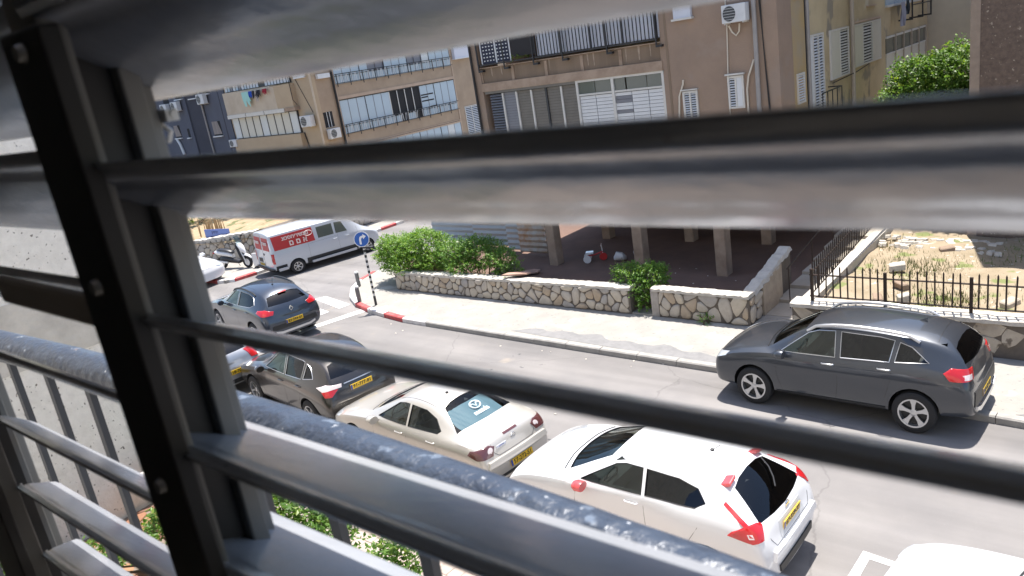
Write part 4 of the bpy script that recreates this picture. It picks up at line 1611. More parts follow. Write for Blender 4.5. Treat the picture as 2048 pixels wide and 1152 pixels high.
# ---- building across the side street: beige front, balconied wing
X37 = -37.0
fw_ = Face('X', X37)
wb_ = thing('apartment_building', 'beige corner block with glazed balconies beyond the side street', 'building', (-40, 34, .12), 0, 'apartment buildings')
fc = fw_
V0, V1 = 29.15, 38.9
fc.part('wing_wall', wb_, WINGB, (27.81, V0, .1, 12, -9, 0), (V1, 46, .1, 12, -9, 0), (V0, V1, .1, 12, -9, -.4))
for z in (5.92, 8.75, 3.06, .35):
    fc.part('band', wb_, PINKB, (V0, V1, z - .14, z + .04, -.4, .02))
    fc.part('apron', wb_, WINGB, (V0, V1, z + .04, z + .72, -.4, -.02))
fc.part('corner_trim', wb_, PINKB, (V0 - .12, V0, .1, 12, 0, .02))
fc.part('corner_trim', wb_, PINKB, (V1, V1 + .1, .1, 12, 0, .02))
for z0, dark, rows in ((6.66, (4, 5, 9, 10), 1), (3.80, (6, 7, 8, 9), 2), (9.5, (), 1), (1.1, (3,), 1)):
    z1 = z0 + 1.95
    gl = fc.part('balcony_glazing', wb_, FRAMED, (V0, V1, z0 + .42, z0 + .45, -.03, .02), (V0, V1, z1 - .03, z1, -.03, .02))
    n_ = 15
    for k in range(n_):
        a, b = V0 + (V1 - V0) * k / n_, V0 + (V1 - V0) * (k + 1) / n_
        isd = k in dark
        ma = (DARKIN if rows == 2 else SHUTG) if isd else (PANEB if rng.random() < .75 else PANEW)
        fc.part('pane', gl, ma, (a + .02, b - .02, z0 + .45, z1 - .03, -.06 if isd else -.02, -.05 if isd else -.01))
        fc.part('lower_pane', gl, PANEB if not (isd and rows == 2 and k % 2) else DARKIN, (a + .02, b - .02, z0, z0 + .42, -.02, -.01))
        if isd and rows == 2:
            fc.part('pane_frame', gl, FRAMEW, (a - .03, a + .03, z0, z1 - .03, -.02, .0))
        else:
            fc.part('mullion', gl, FRAMED if k % 3 == 0 else SHUTG, (a - .02, a + .02, z0, z1 - .03, -.03, .015 if k % 3 == 0 else .0))
    if rows == 2:
        for (a, b, zz) in ((35.7, 36.8, 5.1), (35.7, 36.3, 4.95), (35.7, 36.8, 4.72), (36.4, 37.0, 4.3)):
            fc.part('gap', gl, DARKIN, (a, b, zz, zz + .08, -.005, .002))
    rr = fc.part('railing', wb_, RAILB, (V0, V1, z0 + .52, z0 + .56, .10, .14), (V0, V1, z0 + .02, z0 + .05, .10, .14))
    for k in range(11):
        a = V0 + .05 + k * .98
        if a < V1: fc.part('post', rr, RAILB, (a - .022, a + .022, z0 - .16, z0 + .56, .141, .17))
    inf = MB()
    k = 0
    while V0 + .2 + k * .17 < V1 - .1:
        a = V0 + .2 + k * .17
        if k % 6 != 5:
            p, q = fc.P(a, z0 + .06, .12), fc.P(a + (.06 if k % 6 in (1, 3) else -.04 if k % 6 in (2, 4) else 0), z0 + .50, .12)
            inf.tube([p, q], .016, 4)
        k += 1
    part('infill_bars', inf, SHUTW, rr)
pipe(fc, wb_, 'drain_pipe', [(28.95, 12, .1), (28.95, 3.5, .1), (29.02, .3, .1)], .07, CABLE)
pipe(fc, wb_, 'drain_pipe', [(41.55, 12, .1), (41.55, .3, .1)], .08, PIPEM)
shutter_window(fc, wb_, 39.5, 40.85, 1.9, 3.85, SHUTW, 2, .11, closed=())
fc.part('window_box', wb_, mat('wing_box', (.62, .63, .70), .5), (39.15, 40.72, 7.05, 8.6, 0, .25))
fc.part('sill', wb_, SHUTW, (39.1, 40.8, 6.98, 7.05, 0, .3))
fc.part('upper_box', wb_, SHUTW, (27.9, 28.75, 7.1, 7.35, 0, .2))
fc.part('window', wb_, DARKIN, (27.85, 28.5, 4.4, 5.25, -.01, .004), label='dark barred window at the corner')
bars = fc.part('window_bars', wb_, SHUTW, (28.05, 28.08, 4.4, 5.25, .03, .05), (28.25, 28.28, 4.4, 5.25, .03, .05))
aircon(fc, 'white air conditioner under the barred corner window of the beige block', 28.15, 3.75, .75, .55, .1, .3)

ff = Face('Y', 27.5)
fc = ff
fc.part('front_wall', wb_, BEIGE, (-45.95, X37 - .004, .1, 12, -1.0, .002))
fc.part('corner_wall', wb_, BEIGE, (X37 - .5, X37 + .004, .1, 12, -.3, .004))
fc.part('balcony_apron', wb_, PALEB, (-45.75, -40.2, 5.80, 7.16, 0, .32), (-45.75, -38.8, 8.7, 10.0, 0, .32))
fc.part('balcony_apron', wb_, BEIGE, (-40.2, -38.6, 5.80, 7.12, 0, .33))
fc.part('lower_apron', wb_, BEIGE, (-45.75, -38.6, 3.0, 4.28, 0, .32))
fc.part('awning_box', wb_, FRAMEW, (-45.75, -43.7, 5.58, 5.80, 0, .36), (-43.62, -41.7, 5.58, 5.80, 0, .36), (-41.62, -39.6, 5.58, 5.80, 0, .36))
fc.part('awning_box', wb_, BEAM, (-39.5, -38.5, 5.60, 5.80, 0, .38))
for (z0, z1, upper) in ((4.30, 5.58, False), (7.18, 8.6, True)):
    gl = fc.part('window_band', wb_, FRAMED, (-45.7, -38.75, z0, z1, .0, .10))
    n_ = 9 if not upper else 22
    for k in range(n_):
        a, b = -45.7 + 6.95 * k / n_, -45.7 + 6.95 * (k + 1) / n_
        w_ = .06 if not upper else .045
        if upper and k in (12, 13): continue
        ma = (SHUTW2 if k % 4 else PANEW) if not upper else ((SHUTW, PANEB, SHUTG)[(k * 7) % 3] if k < 8 else SHUTW)
        fc.part('pane', gl, ma, (a + w_, b - w_, z0 + .03, z1 - .03, .08, .125))
fc.part('window', wb_, SHUTW, (-38.4, -37.35, 7.3, 8.3, 0, .1), label='small pale window at the corner')
pipe(fc, wb_, 'cable', [(-38.5, 8.5, .4), (-38.45, 6.2, .4), (-38.3, 5.9, .3)], .02, CABLE)
pipe(fc, wb_, 'cable', [(-38.35, 7.3, .03), (-37.35, 5.35, .03)], .015, CABLE)
pipe(fc, wb_, 'cable', [(-38.55, 4.3, .05), (-38.3, 3.0, .05)], .03, CABLE)
pipe(fc, wb_, 'drain_pipe', [(-36.95, 12, .05), (-36.95, 3, .05)], .06, PALEB)
aircon(fc, 'white air conditioner beside the beige window band, near the corner', -37.75, 4.62, 1.0, .62, .1, .3)
aircon(fc, 'small white air conditioner at the foot of the beige window band', -45.85, 3.85, .8, .45, .1, .3)
# laundry on the beige balcony
ln = thing('clothes_line', 'thin washing line strung under the beige balcony window', 'washing line', fc.P(-43.5, 7.08, .5))
part('line', MB().tube([fc.P(-43.7, 7.12, .5), fc.P(-42, 7.04, .5), fc.P(-40.2, 7.12, .5)], .012, 4), FRAMEW, ln)
part('arm', MB().tube([fc.P(-43.7, 7.12, .3), fc.P(-43.7, 7.12, .55)], .014, 4).tube([fc.P(-40.2, 7.12, .3), fc.P(-40.2, 7.12, .55)], .014, 4), RAILB, ln)
for nm, lab, u, w_, h, c in (('towel', 'mint green towel hanging on the beige balcony line', -43.35, .75, .95, (.35, .62, .58)), ('shirt', 'bright blue shirt on the beige balcony line', -42.55, .35, .42, (.02, .08, .45)),
                            ('trousers', 'black trousers spread on the beige balcony line', -42.15, .85, .5, (.02, .02, .03)), ('cloth', 'dark red cloth on the beige balcony line', -41.05, .42, .36, (.30, .02, .04)),
                            ('scarf', 'grey thin scarf under the black trousers on the line', -41.9, .3, .75, (.42, .38, .36))):
    t = thing(nm, lab, nm, fc.P(u, 7.0, .5), 0, 'laundry on the facades')
    mb = MB()
    g = []
    for j in range(6):
        for i in range(7):
            g.append(mb.add(fc.P(u + w_ * i / 6 + .16 * j / 5 * (nm == 'towel'), 7.05 - h * j / 5 * (.75 + .25 * math.sin(i * 1.9 + u)), .5 + .04 * math.sin(i * 2.1 + j * .6))))
    for j in range(5):
        for i in range(6):
            a = j * 7 + i
            mb.face(a, a + 1, a + 8, a + 7)
    part('fabric', mb, mat('laundry_' + nm, c, .9), t, 60)

# ---- slate grey building
gb_ = thing('apartment_building', 'slate grey painted block beyond the beige corner block', 'building', (-52, 27.6, .12), 0, 'apartment buildings')
fg = Face('Y', 27.45)
fc = fg
fc.part('wall', gb_, GREYB, (-64, -46.0, .1, 12.5, -6, 0))
fc.part('pilaster', gb_, GREYD, (-50.7, -48.9, .1, 12.5, 0, .06))
fc.part('pilaster_edge', gb_, GREYB, (-50.8, -50.7, .1, 12.5, 0, .09))
pipe(fc, gb_, 'drain_pipe', [(-48.85, 12, .1), (-48.8, .3, .1)], .06, PIPEG)
pipe(fc, gb_, 'drain_pipe', [(-50.75, 12, .12), (-50.7, .3, .12)], .04, GREYB)
fc.part('wall_joint', gb_, GREYD, (-46.75, -46.68, .1, 12.5, 0, .012))
for (u0, u1, v0, v1) in ((-50.25, -49.4, 7.2, 8.6), (-52.1, -51.2, 7.3, 8.6), (-53.9, -53.1, 7.1, 8.5), (-53.4, -52.6, 4.75, 5.6), (-48.3, -47.3, 4.62, 5.55), (-51.7, -51.4, 4.7, 5.3), (-48.5, -47.7, 7.35, 8.6)):
    w_ = fc.part('window', gb_, DARKIN, (u0, u1, v0, v1, -.02, .004))
    fc.part('sill', w_, SHUTW, (u0 - .05, u1 + .05, v0 - .07, v0, 0, .14))
    if v0 < 6 and u1 - u0 > .5:
        mb = MB()
        mb.poly([fc.P(u0, v1, .02), fc.P(u1 - .3, v1, .02), fc.P(u1, v0 + .1, .03), fc.P(u0, v0 + .1, .03)])
        part('curtain', mb, mat('window_curtain', (.30, .26, .24), .9, var=.6, scale=6, streak=True), w_)
    elif u0 < -50 and u1 > -49.8:
        fc.part('blind', w_, mat('window_blind', (.42, .42, .36), .7), (u0 + .06, u1 - .15, v0 + .05, v1, .006, .02))
for (lab, u, v) in (('leftmost white air conditioner on the slate wall', -53.4, 6.5), ('white air conditioner on the slate wall between pilaster and window', -51.9, 6.55), ('white air conditioner on the slate wall beside the pale pipe', -48.35, 6.75)):
    aircon(fc, lab, u, v, .85, .62, .1, .3)
lt = thing('cable_ladder', 'white vent duct running down the slate wall under a window', 'duct', fc.P(-53, 4.3, 0))
part('duct', MB().tube([fc.P(-53.2, 4.65, .1), fc.P(-52.95, 4.3, .1), fc.P(-52.75, 3.6, .1)], .10, 8), ACW, lt)

# ---- our own building: facade, room behind the shutters; the neighbour's end wall
OWN = mat('own_render', (0.66, 0.62, 0.55), .95, var=.4, scale=2, bump=.5, bscale=30)
OX0, OX1, OZ0, OZ1 = -1.12, .44, 6.05, 7.75
mb = MB()
for b in ((-13.86, OX0, .0, 12), (OX1, 14, .0, 12), (OX0, OX1, .0, OZ0), (OX0, OX1, OZ1, 12)):
    mb.box(b[0], b[1], .03, .15, b[2], b[3])
ow = thing('own_building', 'rendered outer wall of the building the view is taken from', 'building', (0, .15, 0), 0)
part('wall', mb, OWN, ow)
ROOM = mat('room_paint', (.60, .57, .53), .9, var=.2, scale=1)
struct('room_floor', MB().box(-3.2, 2.2, -4, .029, 5.15, 5.25), mat('floor_tile', (.30, .27, .24), .5))
struct('room_ceiling', MB().box(-3.2, 2.2, -4, .029, 7.95, 8.05), ROOM)
struct('room_wall', MB().box(-3.3, -3.2, -4, .029, 5.15, 8.05).box(2.2, 2.3, -4, .029, 5.15, 8.05).box(-3.3, -1.6, -4.1, -4, 5.15, 8.05).box(.6, 2.3, -4.1, -4, 5.15, 8.05).box(-1.6, .6, -4.1, -4, 5.15, 8.05), ROOM)
nb = thing('neighbour_building', 'pale rough stucco end wall seen through the left shutter', 'building', (-17, 1.5, 0), 0, 'apartment buildings')
part('wall', MB().box(-22, -13.9, -6, 4.86, 0, 12.5), STUCCO, nb)
part('patch_band', MB().box(-13.9, -13.885, 1.5, 4.87, 3.2, 4.3), mat('stucco_patch', (.60, .57, .52), .95, var=.6, scale=2.5, bump=.9, bscale=11), nb)
lat_ = thing('pergola', 'cream timber lattice beyond the stucco end wall', 'pergola', (-14.6, 5.2, 2.2))
CRT = mat('cream_timber', (.60, .52, .38), .8)
for (a, b) in (((-14.05, 4.98, 3.45), (-13.95, 5.32, 2.35)), ((-14.12, 5.08, 3.45), (-14.02, 5.42, 2.35))):
    part('rail', MB().tube([a, b], .03, 6), CRT, lat_)
for k in range(5):
    z = 3.3 - k * .23
    part('slat', MB().tube([(-14.0, 5.02 + k * .07, z - .12), (-15.6, 5.62 + k * .07, z + .1)], .022, 6), CRT, lat_)
part('post', MB().tube([(-14.1, 5.3, 0), (-14.1, 5.3, 3.5)], .05, 8), CRT, lat_)
# ------------------------------------------------------------------ plants
G1 = leaf_mats('hedge', (.125, .25, .03), (.19, .33, .05))
G2 = leaf_mats('bush', (.10, .21, .035), (.15, .28, .05))
G3 = leaf_mats('tree', (.08, .16, .025), (.16, .28, .06))
G4 = leaf_mats('own_hedge', (.07, .15, .02), (.12, .22, .04))
G5 = leaf_mats('dry', (.22, .15, .06), (.12, .16, .04))
BARK = mat('bark', (.12, .085, .06), .95, var=.6, scale=9, bump=.8, bscale=18)


def shrub(name, label, base, blobs, n, size, mats, group, stems=4, cat='shrub'):
    t = thing(name, label, cat, base, 0, group)
    part('foliage', leaf_cloud(rng, blobs, n, size), mats, t)
    tw = MB()
    for _ in range(max(3, int(n / 900))):
        c, r_ = blobs[rng.randrange(len(blobs))]
        d = Vector((rng.uniform(-1, 1), rng.uniform(-1, .4), rng.uniform(.1, 1))).normalized()
        p = Vector(c) + Vector((d.x * r_[0], d.y * r_[1], d.z * r_[2])) * .8
        q = p + d * rng.uniform(.12, .28)
        tw.tube([p, p.lerp(q, .5) + Vector((0, 0, .02)), q], .008, 4, True, .003)
    tag(part('twigs', tw, BARK, t), None, None, None, 'stuff')
    mb = MB()
    b = Vector(base)
    for k in range(stems):
        c, r_ = blobs[k % len(blobs)]
        tip = Vector(c) + Vector((rng.uniform(-.5, .5) * r_[0], rng.uniform(-.5, .5) * r_[1], rng.uniform(.0, .4) * r_[2]))
        st = b + Vector((rng.uniform(-.15, .15) + (tip.x - b.x) * .35, rng.uniform(-.1, .1), 0))
        mb.tube([st, st.lerp(tip, .5) + Vector((rng.uniform(-.1, .1), rng.uniform(-.1, .1), 0)), tip], .028, 6, True, .008)
    part('stem', mb, BARK, t)
    return t


shrub('hedge', 'big rounded light green hedge at the corner end of the long stone wall', (-18.9, 16.7, .13),
      [((-19.4, 16.45, 1.15), (.95, .72, .55)), ((-18.3, 16.6, 1.35), (.95, .75, .5)), ((-19.9, 16.6, .85), (.5, .6, .45)), ((-18.9, 16.2, .8), (1.0, .55, .35)), ((-17.7, 16.3, .85), (.6, .5, .4))], 26000, .062, G1, 'hedges on the stone wall', 8)
shrub('hedge', 'looser green hedge over the middle of the long stone wall, with dark gaps', (-15.9, 16.7, .13),
      [((-16.9, 16.5, 1.1), (.75, .6, .5)), ((-15.9, 16.6, 1.2), (.85, .6, .5)), ((-15.0, 16.45, 1.0), (.6, .5, .4)), ((-14.55, 16.3, .9), (.35, .35, .25)), ((-16.3, 16.2, .85), (.7, .4, .25))], 16000, .062, G2, 'hedges on the stone wall', 8)
shrub('bush', 'small green bush spilling through the gap between the two stone walls', (-10.0, 16.35, .13),
      [((-10.5, 16.3, .95), (.42, .36, .26)), ((-9.8, 16.3, .98), (.4, .4, .28)), ((-10.05, 16.1, .62), (.3, .3, .3)), ((-9.85, 15.95, .4), (.2, .2, .22))], 7000, .058, G2, None, 5)
shrub('weed', 'little weed at the foot of the short stone wall', (-8.1, 15.62, .12), [((-8.1, 15.62, .2), (.16, .08, .09))], 220, .045, G2, None, 2, 'weed')
shrub('hedge', 'leafy hedge sunlit on top below our window', (-9.6, 5.0, .0),
      [((-10.6, 4.95, .9), (.9, .35, .4)), ((-9.4, 4.95, .95), (.9, .35, .38)), ((-8.5, 4.95, .8), (.5, .3, .35)), ((-9.6, 4.8, .5), (1.5, .3, .4))], 9000, .085, G4, 'hedges of our garden', 8)
shrub('hedge', 'sunlit hedge glimpsed beside the stucco end wall', (-13.2, 5.5, .0), [((-13.6, 5.5, 1.0), (.8, .3, .4)), ((-12.7, 5.5, .7), (.6, .3, .4)), ((-12.0, 5.0, .5), (.6, .3, .35))], 4200, .085, G4, 'hedges of our garden', 4)
shrub('plant', 'half dry bushy plant at the end of our garden bed, by the pavers', (-7.35, 5.1, .0), [((-7.35, 5.1, .75), (.28, .25, .34)), ((-7.5, 5.1, .4), (.2, .2, .25))], 1500, .07, G4, None, 5, 'plant')
shrub('plant', 'low dry plant on the ground beneath the bushy plant', (-7.25, 5.05, .0), [((-7.3, 5.1, .25), (.25, .2, .16))], 500, .06, G5, None, 3, 'plant')
shrub('bush', 'leafy bush in the shade beside the brown flagstones', (-11.6, 3.9, .0), [((-11.5, 4.1, .5), (.5, .5, .4)), ((-11.9, 3.1, .4), (.4, .4, .35)), ((-13.3, 2.6, .4), (.5, .4, .35))], 3600, .08, G4, None, 5)
shrub('shrub', 'dark shrub on top of the dry bank', (-38.5, 19.5, 1.0), [((-38.5, 19.5, 1.7), (1.0, .8, .7)), ((-37.0, 20.5, 1.8), (.9, .8, .6))], 3500, .11, G3, None, 4)
# stalks on the bank
st = MB()
for k in range(26):
    x, y = rng.uniform(-34.6, -33.2), rng.uniform(17.6, 18.4)
    st.tube([(x, y, .9), (x + rng.uniform(-.1, .1), y, 1.5 + rng.random() * .5)], .03, 5, True, .012)
tag(part('stalks', st, mat('dry_stalk', (.42, .29, .15), .9), thing('dry_stalks', 'clump of dry tan stalks on the bank beside the blue sign', 'dry plants', (-33.9, 18, .9))))


def tree(name, label, base, blobs, n, size, mats, trunk_r, fork):
    t = thing(name, label, 'tree', base)
    part('crown', leaf_cloud(rng, blobs, n, size), mats, t)
    mb = MB()
    b, f = Vector(base), Vector(fork)
    mb.tube([b, b.lerp(f, .5) + Vector((.06, .04, 0)), f], trunk_r, 10, True, trunk_r * .65)
    for c, r_ in blobs:
        mid = f.lerp(Vector(c), .5) + Vector((0, 0, .15))
        mb.tube([f - Vector((0, 0, .1)), mid, Vector(c) + Vector((0, 0, r_[2] * .4))], trunk_r * .5, 7, True, .015)
    part('trunk', mb, BARK, t)
    return t


tree('broadleaf_tree', 'bright green round tree in front of the yellow and cream blocks', (-5.0, 24.4, .6),
     [((-5.3, 24.3, 4.25), (1.0, 1.0, .75)), ((-4.4, 24.2, 4.45), (.95, 1.0, .75)), ((-5.7, 24.6, 3.7), (.9, .9, .7)), ((-4.5, 24.0, 3.5), (1.2, 1.0, .7)), ((-3.7, 24.0, 4.1), (.7, .7, .6)), ((-6.3, 24.6, 3.3), (.6, .6, .5))], 24000, .10, G3, .14, (-5.0, 24.4, 2.6))
# grass tufts in the garden
gm = MB()
for k in range(3400):
    if rng.random() < .7:
        cx, cy, sd = rng.choice(((-4.3, 19.3, .7), (-3.6, 18.6, .6), (-3.2, 17.3, .45), (-2.6, 19.8, .9), (-4.9, 20.6, .8), (-3.4, 16.3, .5), (-1.6, 16.2, .6)))
        x, y = rng.gauss(cx, sd), rng.gauss(cy, sd * .6)
    else:
        x, y = rng.uniform(-5.5, 4), rng.uniform(15.95, 22)
    if y < 15.93 or x < -5.6: continue
    h = rng.uniform(.02, .10)
    a = rng.uniform(0, PI)
    dx, dy = .012 * math.cos(a), .012 * math.sin(a)
    lx, ly = rng.uniform(-.07, .07), rng.uniform(-.07, .07)
    gm.use(0 if rng.random() < .68 else 1)
    i = [gm.add(p) for p in ((x - dx, y - dy, .55), (x + dx, y + dy, .55), (x + lx, y + ly, .64 + h))]
    gm.face(*i)
gr = link('grass_tufts', gm.mesh('grass', [mat('grass_green', (.11, .15, .03), .9), mat('grass_dry', (.34, .28, .16), .9)], fix=False))
tag(gr, 'thin green and dry grass tufts over the garden soil', 'grass', None, 'stuff')
# ------------------------------------------------------------------ the parked and driving cars
BX = (1, 0, 0)
NIRO_GREY = car_paint('graphite', (0.046, 0.053, 0.066), 0.45, 0.34)
WHITE_P = car_paint('white', (0.68, 0.69, 0.71), 0.0, 0.3)
PEARL = car_paint('champagne', (0.50, 0.475, 0.435), 0.3, 0.3)
BROWN_P = car_paint('dark_brown', (0.040, 0.036, 0.035), 0.4, 0.28)
BLUE_P = car_paint('blue_grey', (0.045, 0.056, 0.078), 0.5, 0.28)
SILVER_P = car_paint('silver', (0.42, 0.43, 0.45), 0.6, 0.3)
SHADEGLASS = glass_mat('rear_glass', (.80, .86, .88), gloss=(.7, .75, .8), base=0.0)
SATIN = mat('satin_silver', (0.62, 0.63, 0.65), 0.3, 0.8)
ROSE = mat('mirror_red', (0.62, 0.07, 0.075), 0.25, coat=1.0)


def suv_rows(xf, xr, w, zr, zb=0.98, hood=(0.86, 0.99, 1.06), roof=(0.12, -0.5, -1.2), tail=(-1.85, -2.06), cowl=0.78,
             wt=0.60, wtr=0.54, zs=0.23, ztail=1.12, zn=0.80, rb=1.06, hip=0.0):
    """stations of a high hatchback; xf, xr bumper ends, w half width, zr roof height"""
    return [
        (xf, xf - .01, xf - .06, .64 * w / .9, .74 * w / .9, .70 * w / .9, .60 * w / .9, .26, zn - .16, zn - .03, zn),
        (xf - .10, xf - .09, xf - .15, .83 * w / .9, .87 * w / .9, .84 * w / .9, .72 * w / .9, .23, zn - .07, zn + .02, zn + .06),
        (xf - .42, xf - .42, xf - .44, w - .04, w - .005, w - .05, w - .18, zs, hood[0] + .03, hood[0] + .08, hood[0] + .13),
        (1.12, 1.12, 1.12, w - .03, w + hip * .5, w - .045 + hip * .4, w - .18, zs, hood[1] - .02, hood[1] + .04, hood[2] + .01),
        (cowl + .02, cowl - .06, cowl + .10, w - .03, w, w - .05, w - .22, zs, zb - .01, zb + .04, hood[2] + .07),
        (.30, roof[0] - .02, roof[0], w - .03 - hip, w - hip, w - .06, wt, zs, zb + .01, zr - .13, zr - .05),
        (-.40, roof[1], roof[1], w - .03 - hip, w - hip, w - .07, wt, zs, zb + .03, zr - .085, zr),
        (-1.0, roof[2] + .1, roof[2], w - .03, w + .005 + hip * .6, w - .08 + hip * .3, wt - .02, zs, rb, zr - .11, zr - .015),
        (tail[0] + .35, tail[0] + .16, tail[0], w - .04, w + hip * .6, w - .11 + hip * .8, wtr, zs + .02, rb + .02, zr - .19, zr - .085),
        (xr + .28, tail[1] + .02, tail[1] - .02, w - .07, w - .02, w - .15, wtr + .06, zs + .05, rb - .02, ztail - .05, ztail),
        (xr + .06, xr + .06, xr + .08, w - .14, w - .07, w - .18, wtr + .04, .29, .80, .90, .96),
        (xr, xr + .01, xr + .05, w - .24, w - .15, w - .26, wtr - .06, .32, .70, .80, .86),
    ]


def suv_cabin(cowl, roof, tail, wb, wt, zb, zr):
    return [(cowl - .05, cowl + .02, wb, wt, zb - .04, zb + .03), (roof[0] + .1, roof[0] - .02, wb, wt, zb, zr - .11), (-.5, -.5, wb, wt, zb, zr - .07),
            (roof[2], roof[2], wb, wt - .02, zb, zr - .09), (tail[0] + .16, tail[0] + .06, wb - .08, wt - .08, zb, zr - .17), (tail[1] + .14, tail[1] + .12, wb - .14, wt - .04, zb, zb + .04)]


# ---- graphite SUV on the far side
R_ = suv_rows(2.20, -2.20, 0.903, 1.545, cowl=1.0, roof=(.36, -.30, -1.05), tail=(-1.80, -2.06), wt=.63, wtr=.56)
niro, sk, add = make_car(dict(
    name='parked_car', label='dark grey SUV parked half on the far pavement in front of the railed garden', group='cars on the street',
    tall=1.085, loc=(-4.2, 13.25, 0.0), yaw=R(178.2), paint=NIRO_GREY, rows=R_, cabin=suv_cabin(.98, (.36, -.30, -1.05), (-1.80, -2.06), .80, .60, .99, 1.545),
    axles=(1.35, -1.35), track=0.80, wheel=(0.335, 0.215, 0.225, 5, 'wide'),
    side_windows=[([(.84, 1.02), (.38, 1.34), (.20, 1.395), (-.08, 1.415), (-.11, 1.04)], CARGLASS),
                  ([(-.20, 1.045), (-.18, 1.415), (-.80, 1.40), (-1.02, 1.37), (-.97, 1.075)], PRIVACY),
                  ([(-1.05, 1.08), (-1.10, 1.35), (-1.28, 1.30), (-1.55, 1.115)], PRIVACY)],
    windscreen=((1.04, 1.09, .68), (.46, 1.425, .50), CARGLASS), rear_window=((-2.06, 1.14, .60), (-1.90, 1.375, .46), PRIVACY), bow=.06,
    cladding=.36, ditch=.50, trim=SATIN, handles=[(-.0, .93), (-.90, .97)], handle_mat=SATIN, mirror=(.78, 1.01),
    seams=[[(.92, 1.0), (.90, .62), (.80, .34)], [(-.15, 1.03), (-.16, .60), (-.12, .34)], [(-1.02, 1.07), (-1.0, .80), (-.92, .52)],
           [(.72, .35), (-1.0, .37)], [(-1.45, .93), (-1.55, .95), (-1.62, .86), (-1.52, .82), (-1.43, .86), (-1.45, .93)]],
    lights=[('rear', (-2.0, .72, .98), 45, [(-.24, .06), (.12, .10), (.24, .03), (.20, -.06), (-.20, -.08)], REDLENS, 'tail_light'),
            ('rear', (-2.0, .72, .955), 35, [(-.17, .025), (.02, .04), (.02, -.025), (-.15, -.045)], PALELENS, 'tail_lamp_lens'),
            ('front', (2.0, .62, .76), 40, [(-.16, .03), (.24, .12), (.26, .06), (.0, -.05), (-.15, -.04)], CLEARLENS, 'headlight')],
    patches=[
             ('bumper_guard', [(-.62, -.03), (-.45, -.10), (.45, -.10), (.62, -.03), (.62, .02), (.42, -.03), (-.42, -.03), (-.62, .02)], (-2.2, 0, .46), (0, 1, 0), (0, 0, 1), (1, 0, 0), .03, .05, SATIN),
             ('rear_bumper', [(-.70, -.10), (.70, -.10), (.66, .12), (-.66, .12)], (-2.2, 0, .60), (0, 1, 0), (0, 0, 1), (1, 0, 0), .012, .03, BLACKP),
             ('grille', [(-.5, -.03), (.5, -.03), (.56, .04), (-.56, .04)], (2.2, 0, .70), (0, 1, 0), (0, 0, 1), (-1, 0, 0), .008, .02, BLACKP)],
    strips=[('tailgate_seam', [(-.62, 1.0), (-.60, .85), (-.52, .70), (.52, .70), (.60, .85), (.62, 1.0)], (-2.3, 0, 0), (0, 1, 0), (0, 0, 1), (1, 0, 0), .004, SEAL),
            ('hatch_seam', [(-.62, 0), (.62, 0)], (-1.62, 0, 1.5), (0, 1, 0), (1, 0, 0), (0, 0, -1), .004, SEAL),
            ('bonnet_seam', [(-.70, 0), (-.3, .06), (.3, .06), (.70, 0)], (1.10, 0, 1.1), (0, 1, 0), (1, 0, 0), (0, 0, -1), .012, SEAL)],
    rails=(.42, -1.38, .60, .055), rail_mat=SATIN, fin=-1.28, plate=((0, .56), .05, '60-427-83'), seats=[(.2, .37), (.2, -.37), (-.65, .37), (-.65, -.37)], dash=.82))

def spoiler(add_, ma, x0, z0, x1, z1, w0, w1, edge=SEAL, drop=.07):
    """roof spoiler: a wedge carried on from the roof, with a dark under-edge"""
    mb = MB()
    n_ = 10
    A, B, C_, D_ = [], [], [], []
    for i in range(n_ + 1):
        t = -1 + 2 * i / n_
        c = 1 - .22 * t * t
        A.append(mb.add((x0, w0 * t, z0 - .035 * t * t)))
        B.append(mb.add((x0 + (x1 - x0) * c, w1 * t, z1 - .03 * t * t)))
        C_.append(mb.add((x0 + (x1 - x0) * c + .012, w1 * t, z1 - .03 - .03 * t * t)))
        D_.append(mb.add((x0 - .02, w0 * t, z0 - .09 - .035 * t * t)))
    for i in range(n_):
        for P_, Q_ in ((A, B), (B, C_), (C_, D_), (D_, A)):
            mb.face(P_[i], P_[i + 1], Q_[i + 1], Q_[i])
    mb.face(A[0], B[0], C_[0], D_[0]); mb.face(A[-1], D_[-1], C_[-1], B[-1])
    mb = MB()
    for i in range(n_):
        t, t2 = -1 + 2 * i / n_, -1 + 2 * (i + 1) / n_
        q = []
        for u in (t, t2):
            c = 1 - .22 * u * u
            q.append((x0 + (x1 - x0) * c * .97, w1 * .97 * u, z1 - .032 - .03 * u * u))
        mb.quad(q[0], q[1], (q[1][0] + .02, q[1][1], q[1][2] - drop), (q[0][0] + .02, q[0][1], q[0][2] - drop))


